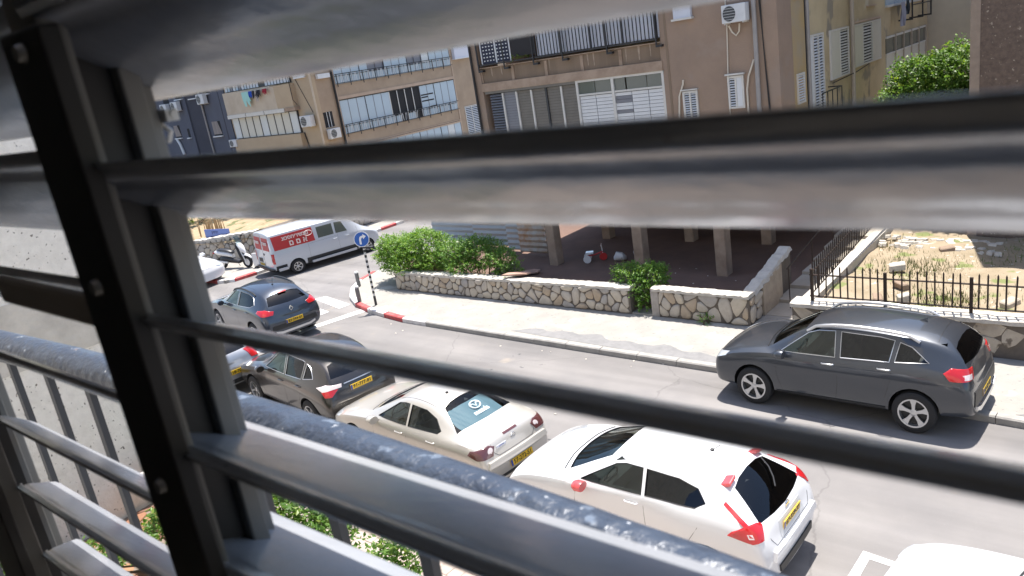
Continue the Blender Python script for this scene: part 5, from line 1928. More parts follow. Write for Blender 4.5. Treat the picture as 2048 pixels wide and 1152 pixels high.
spoiler(add, NIRO_GREY, -1.72, 1.515, -2.06, 1.435, .58, .56)
R_ = suv_rows(2.08, -2.08, 0.885, 1.565, zb=1.05, hood=(.92, 1.06, 1.13), cowl=.86, roof=(.10, -.45, -1.0), tail=(-1.42, -1.93), wt=.56, wtr=.50, ztail=1.12, zn=.84, rb=1.16, hip=.05)
juke, sk, add = make_car(dict(
    name='parked_car', label='white compact crossover with red mirrors and red roof light piece parked below the window', group='cars on the street',
    loc=(-5.34, 8.22, 0.0), yaw=R(179.3), paint=WHITE_P, rows=R_, cabin=suv_cabin(.72, (.10, -.45, -1.0), (-1.42, -1.93), .76, .54, 1.06, 1.565),
    axles=(1.27, -1.27), track=0.775, wheel=(0.34, 0.215, 0.22, 5, 'twin'),
    side_windows=[([(.62, 1.10), (.10, 1.37), (-.05, 1.405), (-.32, 1.41), (-.36, 1.125)], CARGLASS),
                  ([(-.42, 1.13), (-.38, 1.41), (-.85, 1.39), (-1.12, 1.33), (-1.26, 1.22), (-1.15, 1.17)], PRIVACY)],
    windscreen=((.88, 1.16, .66), (.22, 1.45, .46), CARGLASS), rear_window=((-1.94, 1.12, .62), (-1.50, 1.42, .42), PRIVACY), bow=.07,
    handles=[(-.22, 1.0)], mirror=(.52, 1.10), mirror_mat=ROSE,
    seams=[[(.66, 1.07), (.72, .66), (.66, .34)], [(-.40, 1.10), (-.42, .62), (-.36, .34)], [(-1.16, 1.15), (-1.2, .95), (-1.0, .62)], [(.66, .35), (-.95, .37)]],
    lights=[('rear', (-1.80, .72, 1.02), 42, [(-.17, .03), (-.11, .06), (.01, .07), (.14, .23), (.18, .21), (.07, .05), (.20, -.01), (.25, -.06), (.02, -.12), (-.13, -.10)], REDLENS, 'tail_light'),
            ('rear', (-1.80, .72, .965), 42, [(.0, .04), (.06, .04), (.05, -.01), (-.01, -.01)], PALELENS, 'tail_lamp_lens'),
            ('front', (1.85, .62, .98), 45, [(-.2, .0), (.25, .08), (.3, .03), (-.1, -.05)], CLEARLENS, 'headlight')],
    patches=[
             ('plate_recess', [(-.36, -.10), (.36, -.10), (.32, .09), (-.32, .09)], (-2.05, 0, .86), (0, 1, 0), (0, 0, 1), (1, 0, 0), .004, .02, mat('recess_white', (.55, .56, .57), .4)),
             ('bumper_lip', [(-.66, -.055), (.66, -.055), (.62, .055), (-.62, .055)], (-2.08, 0, .66), (0, 1, 0), (0, 0, 1), (1, 0, 0), .05, .09, WHITE_P),
             ('bumper_lip', [(-.50, -.05), (.50, -.05), (.52, .05), (-.52, .05)], (-2.08, 0, .42), (0, 1, 0), (0, 0, 1), (1, 0, 0), .02, .05, BLACKP)],
    strips=[('tailgate_seam', [(-.60, 1.02), (-.58, .85), (-.50, .735), (.50, .735), (.58, .85), (.60, 1.02)], (-2.2, 0, 0), (0, 1, 0), (0, 0, 1), (1, 0, 0), .004, SEAL),
            ('bonnet_seam', [(-.66, 0), (-.3, .07), (.3, .07), (.66, 0)], (.96, 0, 1.1), (0, 1, 0), (1, 0, 0), (0, 0, -1), .012, BLACKP)],
    whip=(-1.02, 0, .10, -.12), plate=((0, .86), -.1, '67-359-33'), seats=[(.0, .36), (.0, -.36), (-.80, .36), (-.80, -.36)], dash=.56))
for yy in (.40, -.40):
    h = sk.hit((-1.40, yy, 0), (0, 0, -1))
    me_ = MB().obox(h + Vector((0, 0, .004)), (.085, 0, -.028), (0, .085, -.022 if yy > 0 else .022), (.006, 0, .022)).mesh('corner', ROSE)
    bevel_me(me_, .014, 2)
    add('roof_corner_cap', me_, ROSE)
# badge and rear wiper of the white crossover
mb = MB()
h = sk.hit((-2.0, 0, 1.01), (1, 0, 0))
mb.tube([h + Vector((-.006, .05 * math.cos(2 * PI * k / 16), .042 * math.sin(2 * PI * k / 16))) for k in range(17)], .006, 6)
mb.obox(h + Vector((-.008, 0, 0)), (.004, 0, 0), (0, .06, 0), (0, 0, .008))
add('badge', mb, CHROME)
mb = MB()
pts = [sk.hit((0, y, z), (1, 0, 0)) for y, z in ((-.02, 1.19), (-.14, 1.24), (-.26, 1.30), (-.34, 1.36))]
mb.tube([p + Vector((-.02, 0, .01)) for p in pts if p], .010, 6)
add('rear_wiper', mb, BLACKP)

# ---- champagne saloon
W = 0.878
sed = [
    (2.25, 2.24, 2.18, .54, .64, .60, .52, .28, .54, .62, .66),
    (2.14, 2.14, 2.08, .76, .81, .77, .66, .22, .62, .69, .73),
    (1.80, 1.80, 1.78, .84, .865, .83, .68, .20, .76, .82, .87),
    (1.15, 1.15, 1.15, .85, W, .84, .70, .20, .87, .92, .97),
    (.78, .66, .86, .85, W, .84, .66, .20, .92, .96, 1.01),
    (.30, .02, .05, .85, W, .82, .54, .20, .94, 1.33, 1.41),
    (-.35, -.38, -.38, .85, W, .81, .53, .20, .955, 1.375, 1.465),
    (-.85, -.85, -.88, .85, W, .80, .52, .20, .97, 1.34, 1.43),
    (-1.30, -1.52, -1.56, .84, .87, .79, .62, .21, .985, 1.03, 1.07),
    (-1.75, -1.85, -1.88, .82, .85, .77, .62, .24, .975, 1.01, 1.05),
    (-2.02, -2.10, -2.10, .77, .81, .74, .60, .28, .90, .97, 1.005),
    (-2.20, -2.19, -2.15, .68, .74, .66, .54, .30, .66, .74, .80),
    (-2.25, -2.24, -2.20, .56, .62, .55, .46, .32, .58, .64, .68)]
maz, sk, add = make_car(dict(
    name='parked_car', label='champagne saloon with a blue sunshade behind its rear window', group='cars on the street',
    loc=(-10.08, 8.52, 0.0), yaw=R(175.5), paint=PEARL, rows=sed,
    cabin=[(.62, .70, .77, .6, .90, .96), (.12, -.02, .76, .52, .92, 1.35), (-.4, -.4, .74, .47, .93, 1.39), (-.86, -.82, .72, .43, .93, 1.345), (-1.50, -1.44, .70, .62, .90, .99)],
    axles=(1.32, -1.32), track=0.775, wheel=(0.315, 0.2, 0.205, 5, 'twin'),
    side_windows=[([(.55, .985), (.05, 1.27), (-.12, 1.30), (-.24, 1.305), (-.28, .995)], CARGLASS),
                  ([(-.34, .995), (-.31, 1.305), (-.70, 1.285), (-.98, 1.20), (-1.16, 1.06), (-1.10, 1.02)], CARGLASS)],
    windscreen=((.72, 1.03, .62), (.16, 1.355, .42), CARGLASS), rear_window=((-1.50, 1.08, .64), (-.93, 1.35, .40), SHADEGLASS), bow=.05,
    handles=[(-.12, .86), (-.98, .88)], mirror=(.50, .98),
    seams=[[(.62, .93), (.68, .55), (.6, .3)], [(-.31, .97), (-.33, .55), (-.28, .3)], [(-1.15, .98), (-1.12, .80), (-.95, .55)], [(.6, .3), (-.92, .32)]],
    lights=[('rear', (-2.08, .66, .86), 38, [(-.20, .04), (-.10, .085), (.20, .06), (.25, .0), (.12, -.07), (-.16, -.085)], DARKLENS, 'tail_light'),
            ('rear', (-2.08, .66, .87), 38, [(-.12 + .045 * math.cos(k * PI / 6), .045 * math.sin(k * PI / 6)) for k in range(12)], PALELENS, 'tail_lamp_lens'),
            ('front', (2.0, .6, .70), 42, [(-.2, .0), (.25, .08), (.3, .02), (-.1, -.06)], CLEARLENS, 'headlight')],
    patches=[('bumper_trim', [(-.52, -.02), (.52, -.02), (.54, .03), (-.54, .03)], (-2.25, 0, .40), (0, 1, 0), (0, 0, 1), (1, 0, 0), .006, .02, BLACKP),
             ('bumper_lip', [(-.70, -.04), (.70, -.04), (.66, .05), (-.66, .05)], (-2.24, 0, .665), (0, 1, 0), (0, 0, 1), (1, 0, 0), .045, .08, PEARL),
             ('brake_light', [(-.16, -.012), (.16, -.012), (.16, .012), (-.16, .012)], (-2.1, 0, .985), (0, 1, 0), (0, 0, 1), (1, 0, 0), .006, .02, DARKLENS)],
    strips=[('boot_seam', [(-.48, .94), (-.47, .80), (-.40, .735), (.40, .735), (.47, .80), (.48, .94)], (-2.2, 0, 0), (0, 1, 0), (0, 0, 1), (1, 0, 0), .004, SEAL),
            ('bonnet_seam', [(-.66, 0), (-.3, .05), (.3, .05), (.66, 0)], (.84, 0, 1.0), (0, 1, 0), (1, 0, 0), (0, 0, -1), .008, BLACKP)],
    whip=(-.72, .1, .02, -.02), plate=((0, .53), .1, '57-272-51'), seats=[(.02, .36), (.02, -.36), (-.62, .36), (-.62, -.36)], dash=.52, seat_dz=-.14))
# saloon: emblem on the boot, name badge, fuel flap, and the sunshade hung inside the rear window
mb = MB()
h = sk.hit((-2.2, 0, .905), (1, 0, 0))
mb.tube([h + Vector((-.006, .055 * math.cos(2 * PI * k / 16), .042 * math.sin(2 * PI * k / 16))) for k in range(17)], .005, 6)
mb.tube([h + Vector((-.008, y, z)) for y, z in ((.05, .0), (.02, .018), (0, -.02), (-.02, .018), (-.05, .0))], .006, 6)
add('badge', mb, CHROME)
h = sk.hit((-2.2, .30, .87), (1, 0, 0))
bd = part('badge', MB().obox(h + Vector((-.006, 0, 0)), (.004, 0, 0), (0, .11, 0), (0, 0, .022)), mat('badge_pale', (.75, .77, .85), .3), maz, world=False)
text_on('badge_lettering', 'Qnow', .045, mat('badge_blue', (.1, .14, .4), .4), bd, h + Vector((-.0115, 0, 0)), (0, -1, 0), (0, 0, 1), .0005)

SHADE_B = mat('sunshade_blue', (0.075, 0.15, 0.185), 0.6, var=0.4, scale=4.0, col2=(0.05, 0.11, 0.15))
SHADE_W = mat('sunshade_print', (0.82, 0.86, 0.88), 0.5)
O = Vector((-1.50, 0, 1.06)); V = Vector((.66, 0, .32)).normalized(); U = Vector((0, -1, 0)); Nn = U.cross(V)
ss = thing('sunshade', 'blue printed sunshade hung behind the rear window of the champagne saloon', 'sunshade', (0, 0, 0))
ss.matrix_world = maz.matrix_basis.copy()
mb = MB()
nx, ny = 26, 10
grid = []
for j in range(ny + 1):
    for i in range(nx + 1):
        u = -.50 + 1.0 * i / nx * (1 - .06 * j / ny)
        v = .02 + .50 * j / ny
        fold = .012 * math.sin(u * 55 + v * 22) * max(0, min(1, (-.12 - u) * 6)) + .004 * math.sin(u * 17)
        grid.append(mb.add(O + U * u + V * v - Nn * (.055 + fold)))
for j in range(ny):
    for i in range(nx):
        a = j * (nx + 1) + i
        mb.face(grid[a], grid[a + 1], grid[a + nx + 2], grid[a + nx + 1])
part('shade_cloth', mb, SHADE_B, ss, 60, world=False)
c = O + U * .12 + V * .37 - Nn * .045
mb = MB()
mb.tube([c + U * .105 * math.cos(2 * PI * k / 24) + V * .085 * math.sin(2 * PI * k / 24) for k in range(25)], .017, 6)
mb.tube([c + U * a + V * b for a, b in ((-.095, .02), (-.04, .03), (0, -.035), (.04, .03), (.095, .02))], .016, 6)
part('emblem', mb, SHADE_W, ss, 40, world=False)
text_on('lettering', 'mazda', .13, SHADE_W, ss, O + U * .12 + V * .205 - Nn * .047, U, V, .001, .006)

# ---- dark brown crossover in front of the saloon
R_ = suv_rows(2.16, -2.16, 0.89, 1.61, zb=1.0, hood=(.84, .98, 1.06), roof=(.12, -.5, -1.15), tail=(-1.62, -2.0), cowl=.78, ztail=1.14, rb=1.08, zn=.80)
qq, sk, add = make_car(dict(
    name='parked_car', label='dark brown crossover parked in front of the champagne saloon', group='cars on the street',
    loc=(-14.5, 9.1, 0.0), yaw=R(172.6), paint=BROWN_P, rows=R_, cabin=suv_cabin(.78, (.12, -.5, -1.15), (-1.62, -2.0), .79, .58, 1.0, 1.61),
    axles=(1.31, -1.31), track=0.785, wheel=(0.34, 0.215, 0.215, 5, 'twin'),
    side_windows=[([(.60, 1.05), (.10, 1.40), (-.05, 1.44), (-.30, 1.45), (-.33, 1.06)], CARGLASS),
                  ([(-.40, 1.06), (-.38, 1.45), (-1.0, 1.43), (-1.10, 1.41), (-1.08, 1.09)], PRIVACY),
                  ([(-1.16, 1.10), (-1.18, 1.39), (-1.34, 1.33), (-1.5, 1.15)], PRIVACY)],
    windscreen=((.80, 1.12, .64), (.22, 1.49, .46), CARGLASS), rear_window=((-1.96, 1.20, .56), (-1.70, 1.45, .46), PRIVACY),
    trim=SATIN, handles=[(-.22, .92), (-1.02, .95)], mirror=(.55, 1.04),
    seams=[[(.70, 1.0), (.76, .62), (.68, .34)], [(-.37, 1.03), (-.38, .60), (-.34, .34)], [(-1.12, 1.07), (-1.06, .80), (-.94, .52)], [(.68, .35), (-1.0, .37)]],
    lights=[('rear', (-1.98, .70, .99), 42, [(-.26, .05), (.05, .09), (.26, .04), (.12, -.02), (-.10, .0), (-.26, -.01)], PALELENS, 'tail_lamp_lens'),
            ('rear', (-1.98, .70, .94), 42, [(-.20, .03), (-.10, .045), (.14, .03), (.06, -.07), (-.08, -.08)], REDLENS, 'tail_light'),
            ('front', (1.95, .62, .82), 40, [(-.16, .03), (.24, .12), (.26, .06), (.0, -.05)], CLEARLENS, 'headlight')],
    patches=[('rear_bumper', [(-.68, -.10), (.68, -.10), (.62, .05), (-.62, .05)], (-2.16, 0, .42), (0, 1, 0), (0, 0, 1), (1, 0, 0), .012, .03, BLACKP)],
    strips=[('chrome_strip', [(-.36, 0), (.36, 0)], (-2.1, 0, 1.02), (0, 1, 0), (0, 0, 1), (1, 0, 0), .014, SATIN)],
    plate=((0, .90), -.05, '91-777-81'), seats=[(.0, .37), (.0, -.37)], dash=.62))

# ---- blue grey SUV driving at the junction
R_ = suv_rows(2.22, -2.22, 0.918, 1.607, zb=1.0, hood=(.84, .98, 1.06), roof=(.10, -.5, -1.2), tail=(-1.70, -2.07), cowl=.78, ztail=1.13, rb=1.10, zn=.80, wt=.60, wtr=.55)
kad, sk, add = make_car(dict(
    name='moving_car', label='dark blue grey SUV waiting at the crossing with its brake lights on', group='cars on the street',
    loc=(-20.85, 11.9, 0.0), yaw=R(171.0), paint=BLUE_P, rows=R_, cabin=suv_cabin(.78, (.10, -.5, -1.2), (-1.70, -2.07), .80, .58, 1.0, 1.607),
    axles=(1.32, -1.32), track=0.80, wheel=(0.345, 0.215, 0.225, 5, 'twin'),
    side_windows=[([(.60, 1.06), (.10, 1.40), (-.05, 1.44), (-.30, 1.45), (-.33, 1.07)], CARGLASS),
                  ([(-.40, 1.07), (-.38, 1.45), (-1.0, 1.43), (-1.28, 1.37), (-1.45, 1.20), (-1.25, 1.12)], PRIVACY)],
    windscreen=((.80, 1.12, .64), (.22, 1.49, .46), CARGLASS), rear_window=((-2.02, 1.19, .58), (-1.78, 1.445, .48), PRIVACY),
    trim=SATIN, handles=[(-.22, .94), (-1.12, .98)], mirror=(.55, 1.05),
    seams=[[(.72, 1.0), (.78, .62), (.70, .34)], [(-.37, 1.03), (-.38, .60), (-.34, .34)], [(-1.22, 1.09), (-1.10, .80), (-.98, .52)]],
    lights=[('rear', (-2.0, .72, 1.0), 40, [(-.24, .03), (.0, .10), (.24, .09), (.30, .03), (.10, -.05), (-.22, -.06)], REDLENS, 'tail_light'),
            ('front', (2.0, .62, .80), 40, [(-.16, .03), (.24, .12), (.26, .06), (.0, -.05)], CLEARLENS, 'headlight')],
    patches=[
             ('brake_light', [(-.12, -.02), (.12, -.02), (.12, .02), (-.12, .02)], (-1.82, 0, 1.45), (0, 1, 0), (.6, 0, .8), (.8, 0, -.6), .04, .03, REDLENS),
             ('bumper_guard', [(-.60, -.02), (-.45, -.07), (.45, -.07), (.60, -.02), (.60, .03), (.42, -.01), (-.42, -.01), (-.60, .03)], (-2.2, 0, .44), (0, 1, 0), (0, 0, 1), (1, 0, 0), .02, .04, SATIN),
             ('rear_bumper', [(-.70, -.06), (.70, -.06), (.66, .08), (-.66, .08)], (-2.2, 0, .56), (0, 1, 0), (0, 0, 1), (1, 0, 0), .012, .03, BLACKP)],
    rails=(.25, -1.35, .60, .03), rail_mat=BLACKP, whip=(-1.25, 0, .22, -.10), plate=((0, .66), .0, '83-294-01'), seats=[(.0, .37), (.0, -.37)], dash=.62))
spoiler(add, BLUE_P, -1.62, 1.565, -1.95, 1.48, .58, .55)
mb = MB()
h = sk.hit((-2.2, 0, .98), (1, 0, 0))
mb.tube([h + Vector((-.01, y, z)) for y, z in ((0, .075), (.048, 0), (0, -.075), (-.048, 0), (0, .075))], .014, 6)
add('badge', mb, CHROME)

# ---- silver hatchback ahead of the brown crossover, white car by the red kerb, white SUV below right
R_ = suv_rows(2.0, -2.0, 0.86, 1.50, zb=.95, hood=(.80, .92, 1.0), roof=(.10, -.45, -1.0), tail=(-1.45, -1.85), cowl=.72, ztail=1.06, rb=1.02, zn=.74)
hatch_spec = dict(
    name='parked_car', label='silver hatchback half hidden by the shutter post ahead of the brown crossover', group='cars on the street',
    loc=(-18.8, 8.62, 0.0), yaw=R(174), paint=SILVER_P, rows=R_, cabin=suv_cabin(.70, (.10, -.45, -1.0), (-1.35, -1.70), .72, .50, .93, 1.47),
    axles=(1.26, -1.26), track=0.76, wheel=(0.315, 0.2, 0.205, 5, 'twin'),
    side_windows=[([(.58, 1.0), (.08, 1.32), (-.05, 1.345), (-.30, 1.35), (-.33, 1.01)], CARGLASS),
                  ([(-.40, 1.01), (-.38, 1.35), (-.9, 1.32), (-1.15, 1.23), (-1.2, 1.06)], PRIVACY)],
    windscreen=((.74, 1.05, .62), (.20, 1.39, .44), CARGLASS), rear_window=((-1.83, 1.10, .54), (-1.52, 1.345, .46), PRIVACY),
    handles=[(-.22, .88), (-1.05, .92)], mirror=(.52, .99),
    seams=[[(.66, .96), (.72, .6), (.64, .32)], [(-.37, .99), (-.38, .56), (-.34, .32)], [(-1.2, 1.02), (-1.08, .75), (-.92, .5)]],
    lights=[('rear', (-1.85, .66, .92), 42, [(-.14, .12), (.06, .14), (.12, .0), (.08, -.12), (-.12, -.10)], REDLENS, 'tail_light'),
            ('front', (1.82, .6, .74), 42, [(-.2, .0), (.25, .10), (.3, .03), (-.1, -.06)], CLEARLENS, 'headlight')],
    patches=[('rear_bumper', [(-.62, -.05), (.62, -.05), (.60, .05), (-.60, .05)], (-2.0, 0, .40), (0, 1, 0), (0, 0, 1), (1, 0, 0), .012, .03, BLACKP)],
    plate=((0, .62), .0, '34-118-70'), seats=[(.0, .36), (.0, -.36)], dash=.56)
make_car(hatch_spec)
s2 = dict(hatch_spec)
s2.update(label='white hatchback nosing out behind the shutter post at the red and white kerb', loc=(-30.2, 14.05, 0.0), yaw=R(8), paint=WHITE_P)
make_car(s2)
R_ = suv_rows(2.16, -2.16, 0.90, 1.60, zb=1.02, hood=(.90, 1.02, 1.09), roof=(.10, -.5, -1.15), tail=(-1.62, -2.0), cowl=.70, ztail=1.14, rb=1.08, zn=.84)
s3 = dict(hatch_spec)
s3.update(label='white SUV at the bottom right corner, only its bonnet and windscreen corner in view', loc=(0.02, 7.35, 0.0), yaw=R(176), paint=WHITE_P, rows=R_,
          cabin=suv_cabin(.70, (.10, -.5, -1.15), (-1.62, -2.0), .79, .58, 1.02, 1.60), axles=(1.31, -1.31), track=.785, wheel=(0.345, 0.215, 0.22, 5, 'twin'),
          windscreen=((.76, 1.13, .66), (.22, 1.48, .46), CARGLASS), rear_window=((-1.96, 1.20, .56), (-1.70, 1.44, .46), PRIVACY),
          side_windows=[([(.58, 1.07), (.10, 1.40), (-.05, 1.43), (-.30, 1.44), (-.33, 1.08)], CARGLASS), ([(-.40, 1.08), (-.38, 1.44), (-1.0, 1.42), (-1.3, 1.30), (-1.2, 1.1)], PRIVACY)],
          strips=[('bonnet_seam', [(-.70, 0), (-.3, .06), (.3, .06), (.70, 0)], (.84, 0, 1.1), (0, 1, 0), (1, 0, 0), (0, 0, -1), .016, BLACKP)])
make_car(s3)
# ------------------------------------------------------------------ van, scooter
VANW = car_paint('van_white', (0.50, 0.53, 0.58), 0.0, 0.35)
BANNER = mat('banner_red', (.42, .028, .03), .45)
LETTER = mat('letter_pale', (.70, .60, .56), .5)
VR = [
    (2.80, 2.79, 2.74, .70, .80, .78, .70, .30, .78, .90, .95), (2.65, 2.64, 2.58, .88, .95, .92, .82, .28, .95, 1.08, 1.13),
    (2.30, 2.30, 2.25, .96, 1.0, .98, .86, .28, 1.10, 1.22, 1.28), (2.0, 1.85, 1.95, .98, 1.02, 1.0, .86, .28, 1.22, 1.32, 1.40),
    (1.5, 1.25, 1.15, .98, 1.03, 1.0, .86, .28, 1.25, 2.05, 2.18), (.8, .7, .7, .98, 1.03, 1.01, .90, .28, 1.27, 2.10, 2.28),
    (-1, -1, -1, .98, 1.03, 1.01, .90, .28, 1.27, 2.12, 2.28), (-2.6, -2.6, -2.6, .98, 1.03, 1.01, .90, .34, 1.27, 2.12, 2.27),
    (-2.76, -2.76, -2.74, .97, 1.02, 1.0, .89, .36, 1.27, 2.10, 2.25), (-2.8, -2.8, -2.78, .95, 1.0, .98, .86, .38, 1.25, 2.06, 2.2)]
SD = ((1, 0, 0), (0, 0, 1), (0, 1, 0))
RD = ((0, -1, 0), (0, 0, 1), (1, 0, 0))
van, sk, add = make_car(dict(
    name='delivery_van', label='white delivery van with red lettered banners parked at the left kerb', group='cars on the street',
    loc=(-26.15, 18.14, 0.0), yaw=R(77), paint=VANW, rows=VR, creases=((5, .5), (2, .7), (6, .8)), axles=(1.95, -1.70), track=.90, wheel=(.35, .22, .21, 6, 'twin'),
    handles=[(.35, 1.18), (1.0, 1.18)], seams=[[(-1.0, 1.9), (-1.0, .6)], [(.52, 1.95), (.52, .5)], [(1.55, 1.5), (1.6, .6)], [(-.95, 1.28), (.5, 1.30)]],
    lights=[('rear', (-2.76, .97, 1.0), 35, [(-.09, -.25), (.07, -.25), (.07, .24), (-.09, .24)], REDLENS, 'tail_light')],
    patches=[('side_banner', [(-2.62, 1.36), (-.62, 1.36), (-.66, 2.02), (-2.66, 2.02)], (0, 0, 0), *SD, .008, .02, BANNER),
             ('side_window', [(.45, 1.42), (1.05, 1.40), (.85, 1.92), (.48, 1.95)], (0, 0, 0), *SD, .006, .02, PANEG),
             ('side_window', [(-.45, 1.42), (.35, 1.42), (.35, 1.95), (-.45, 1.95)], (0, 0, 0), *SD, .006, .02, PANEG),
             ('sill_cladding', [(-1.2, .30), (1.45, .30), (1.45, .62), (-1.2, .62)], (0, 0, 0), *SD, .015, .03, BLACKP),
             ('sill_cladding', [(-2.72, .36), (-2.2, .36), (-2.2, .62), (-2.72, .62)], (0, 0, 0), *SD, .015, .03, BLACKP),
             ('rear_banner', [(.10, 1.36), (.80, 1.36), (.76, 1.98), (.10, 1.98)], (-2.8, 0, 0), *RD, .008, .02, BANNER),
             ('rear_banner', [(-.80, 1.36), (-.06, 1.36), (-.06, 1.98), (-.76, 1.98)], (-2.8, 0, 0), *RD, .008, .02, BANNER),
             ('rear_bumper', [(-.95, .34), (.95, .34), (.95, .50), (-.95, .50)], (-2.8, 0, 0), *RD, .10, .12, BLACKP),
             ('door_recess', [(-.66, .72), (-.20, .72), (-.20, .92), (-.62, .92)], (-2.8, 0, 0), *RD, .006, .02, BLACKP),
             ('door_lock', [(.02, 1.1), (.14, 1.1), (.14, 1.2), (.02, 1.2)], (-2.8, 0, 0), *RD, .015, .02, BLACKP)],
    strips=[('door_seam', [(0, .5), (0, 2.1)], (-2.8, 0, 0), *RD, .006, SEAL)]))
van.scale = (.835, .93, .80)
add('step_bar', MB().obox((.15, -1.07, .40), (1.15, 0, 0), (0, .04, 0), (0, 0, .05)), mat('step_bar_grey', (.45, .46, .48), .5))
add('step_bar', MB().obox((-2.42, -1.07, .44), (.22, 0, 0), (0, .04, 0), (0, 0, .06)), mat('step_bar_grey', (.45, .46, .48), .5))
bn = [c for c in van.children if c.name.startswith('side_banner')][0]
text_on('banner_lettering', 'נוכסחירישכמ', .24, LETTER, bn, (-1.55, -1.035, 1.85), (1, 0, 0), (0, .12, 1), .004, .008)
text_on('banner_lettering', 'םםא', .34, LETTER, bn, (-1.45, -1.048, 1.56), (1, 0, 0), (0, .06, 1), .004, .012, 1.7)
mb = MB()
mb.tube([(-.92 + .2 * math.cos(2 * PI * k / 20), -1.04 + .02 * math.sin(2 * PI * k / 20), 1.82 + .12 * math.sin(2 * PI * k / 20)) for k in range(21)], .014, 5)
add('banner_ring', mb, LETTER, bn)
for s_, nm in ((-1, 'a'), (1, 'b')):
    rbn = [c for c in van.children if c.name.startswith('rear_banner')][0 if s_ > 0 else 1]
    text_on('banner_lettering', 'הרוחס', .2, LETTER, rbn, (-2.83, -.44 * s_, 1.72), (0, -1, 0), (.06, 0, 1), .004, .01)
plate(van, (-2.82, .35, .62), (0, -1, 0), (0, 0, 1), '41-905-26')

# scooter facing right on the narrow pavement
t = thing('scooter', 'white and black motor scooter standing on the narrow pavement behind the van', 'scooter', (-29.45, 16.15, .12), R(14))
W_ = mat('scooter_white', (.68, .68, .68), .3, coat=1.0)
B_2 = mat('scooter_black', (.02, .02, .022), .4)
for x, nm in ((.72, 'front'), (-.68, 'rear')):
    mb = MB()
    mb.lathe([(.15, -.05), (.20, -.06), (.245, -.03), (.25, 0), (.245, .03), (.20, .06), (.15, .05)], 22, 'Y', (x, 0, .25), close=True)
    wh = part('wheel', mb, RUBBER, t, 40, world=False)
    mb = MB()
    mb.lathe([(.0, -.03), (.16, -.03), (.16, .03), (0, .03)], 16, 'Y', (x, 0, .25))
    part('rim', mb, W_ if x > 0 else ALLOY, wh, 40, world=False)


def hull(name, secs, ma, n=12, par=None):
    """loft of ellipse sections (x, y, z, ry, rz)"""
    mb = MB()
    rings = [[mb.add((x, y + ry * math.cos(2 * PI * j / n), z + rz * math.sin(2 * PI * j / n))) for j in range(n)] for x, y, z, ry, rz in secs]
    for k in range(len(rings) - 1):
        for j in range(n):
            mb.face(rings[k][j], rings[k][(j + 1) % n], rings[k + 1][(j + 1) % n], rings[k + 1][j])
    mb.face(*rings[0]); mb.face(*rings[-1])
    return part(name, mb, ma, par or t, 50, world=False)


hull('tail', [(-1.0, 0, .70, .05, .04), (-.85, 0, .70, .13, .09), (-.5, 0, .66, .17, .13), (-.15, 0, .60, .15, .12), (.02, 0, .52, .10, .08)], W_)
hull('seat', [(-.8, 0, .80, .08, .02), (-.65, 0, .81, .15, .05), (-.25, 0, .77, .16, .06), (.0, 0, .70, .12, .05), (.06, 0, .66, .06, .03)], B_2)
hull('engine_cover', [(-.75, 0, .38, .06, .08), (-.5, 0, .42, .15, .16), (-.1, 0, .36, .14, .14), (.3, 0, .28, .15, .08), (.42, 0, .3, .12, .06)], B_2)
hull('leg_shield', [(.62, 0, .36, .10, .10), (.52, 0, .62, .20, .22), (.42, 0, .92, .18, .16), (.36, 0, 1.05, .08, .06)], B_2)
hull('front_cowl', [(.72, 0, .66, .05, .10), (.60, 0, .82, .15, .16), (.46, 0, 1.0, .14, .10), (.40, 0, 1.06, .07, .05)], W_)
hull('mudguard', [(.98, 0, .42, .04, .03), (.86, 0, .52, .08, .04), (.70, 0, .56, .09, .05), (.55, 0, .50, .07, .05)], W_)
part('fork', MB().tube([(.72, .09, .25), (.48, .09, .95)], .025, 6).tube([(.72, -.09, .25), (.48, -.09, .95)], .025, 6), W_, t, world=False)
part('handlebar', MB().tube([(.34, .34, 1.10), (.42, .12, 1.06), (.42, -.12, 1.06), (.34, -.34, 1.10)], .02, 6), B_2, t, world=False)
part('windshield', MB().poly([(.52, -.14, 1.08), (.52, .14, 1.08), (.38, .12, 1.36), (.38, -.12, 1.36)]), CARGLASS, t, world=False)
part('mirror', MB().tube([(.38, .22, 1.1), (.40, .28, 1.26)], .01, 5).obox((.40, .30, 1.30), (.01, 0, 0), (0, .06, 0), (0, 0, .035)), B_2, t, world=False)
part('mirror', MB().tube([(.38, -.22, 1.1), (.40, -.28, 1.26)], .01, 5).obox((.40, -.30, 1.30), (.01, 0, 0), (0, .06, 0), (0, 0, .035)), B_2, t, world=False)
part('tail_light', MB().obox((-1.02, 0, .68), (.02, 0, 0), (0, .09, 0), (0, 0, .03)), REDLENS, t, world=False)
part('exhaust', MB().tube([(-.2, -.16, .28), (-.95, -.18, .36)], .055, 8), ALLOY, t, world=False)
part('stand', MB().tube([(.0, .12, .3), (-.05, .28, .0)], .012, 5), B_2, t, world=False)
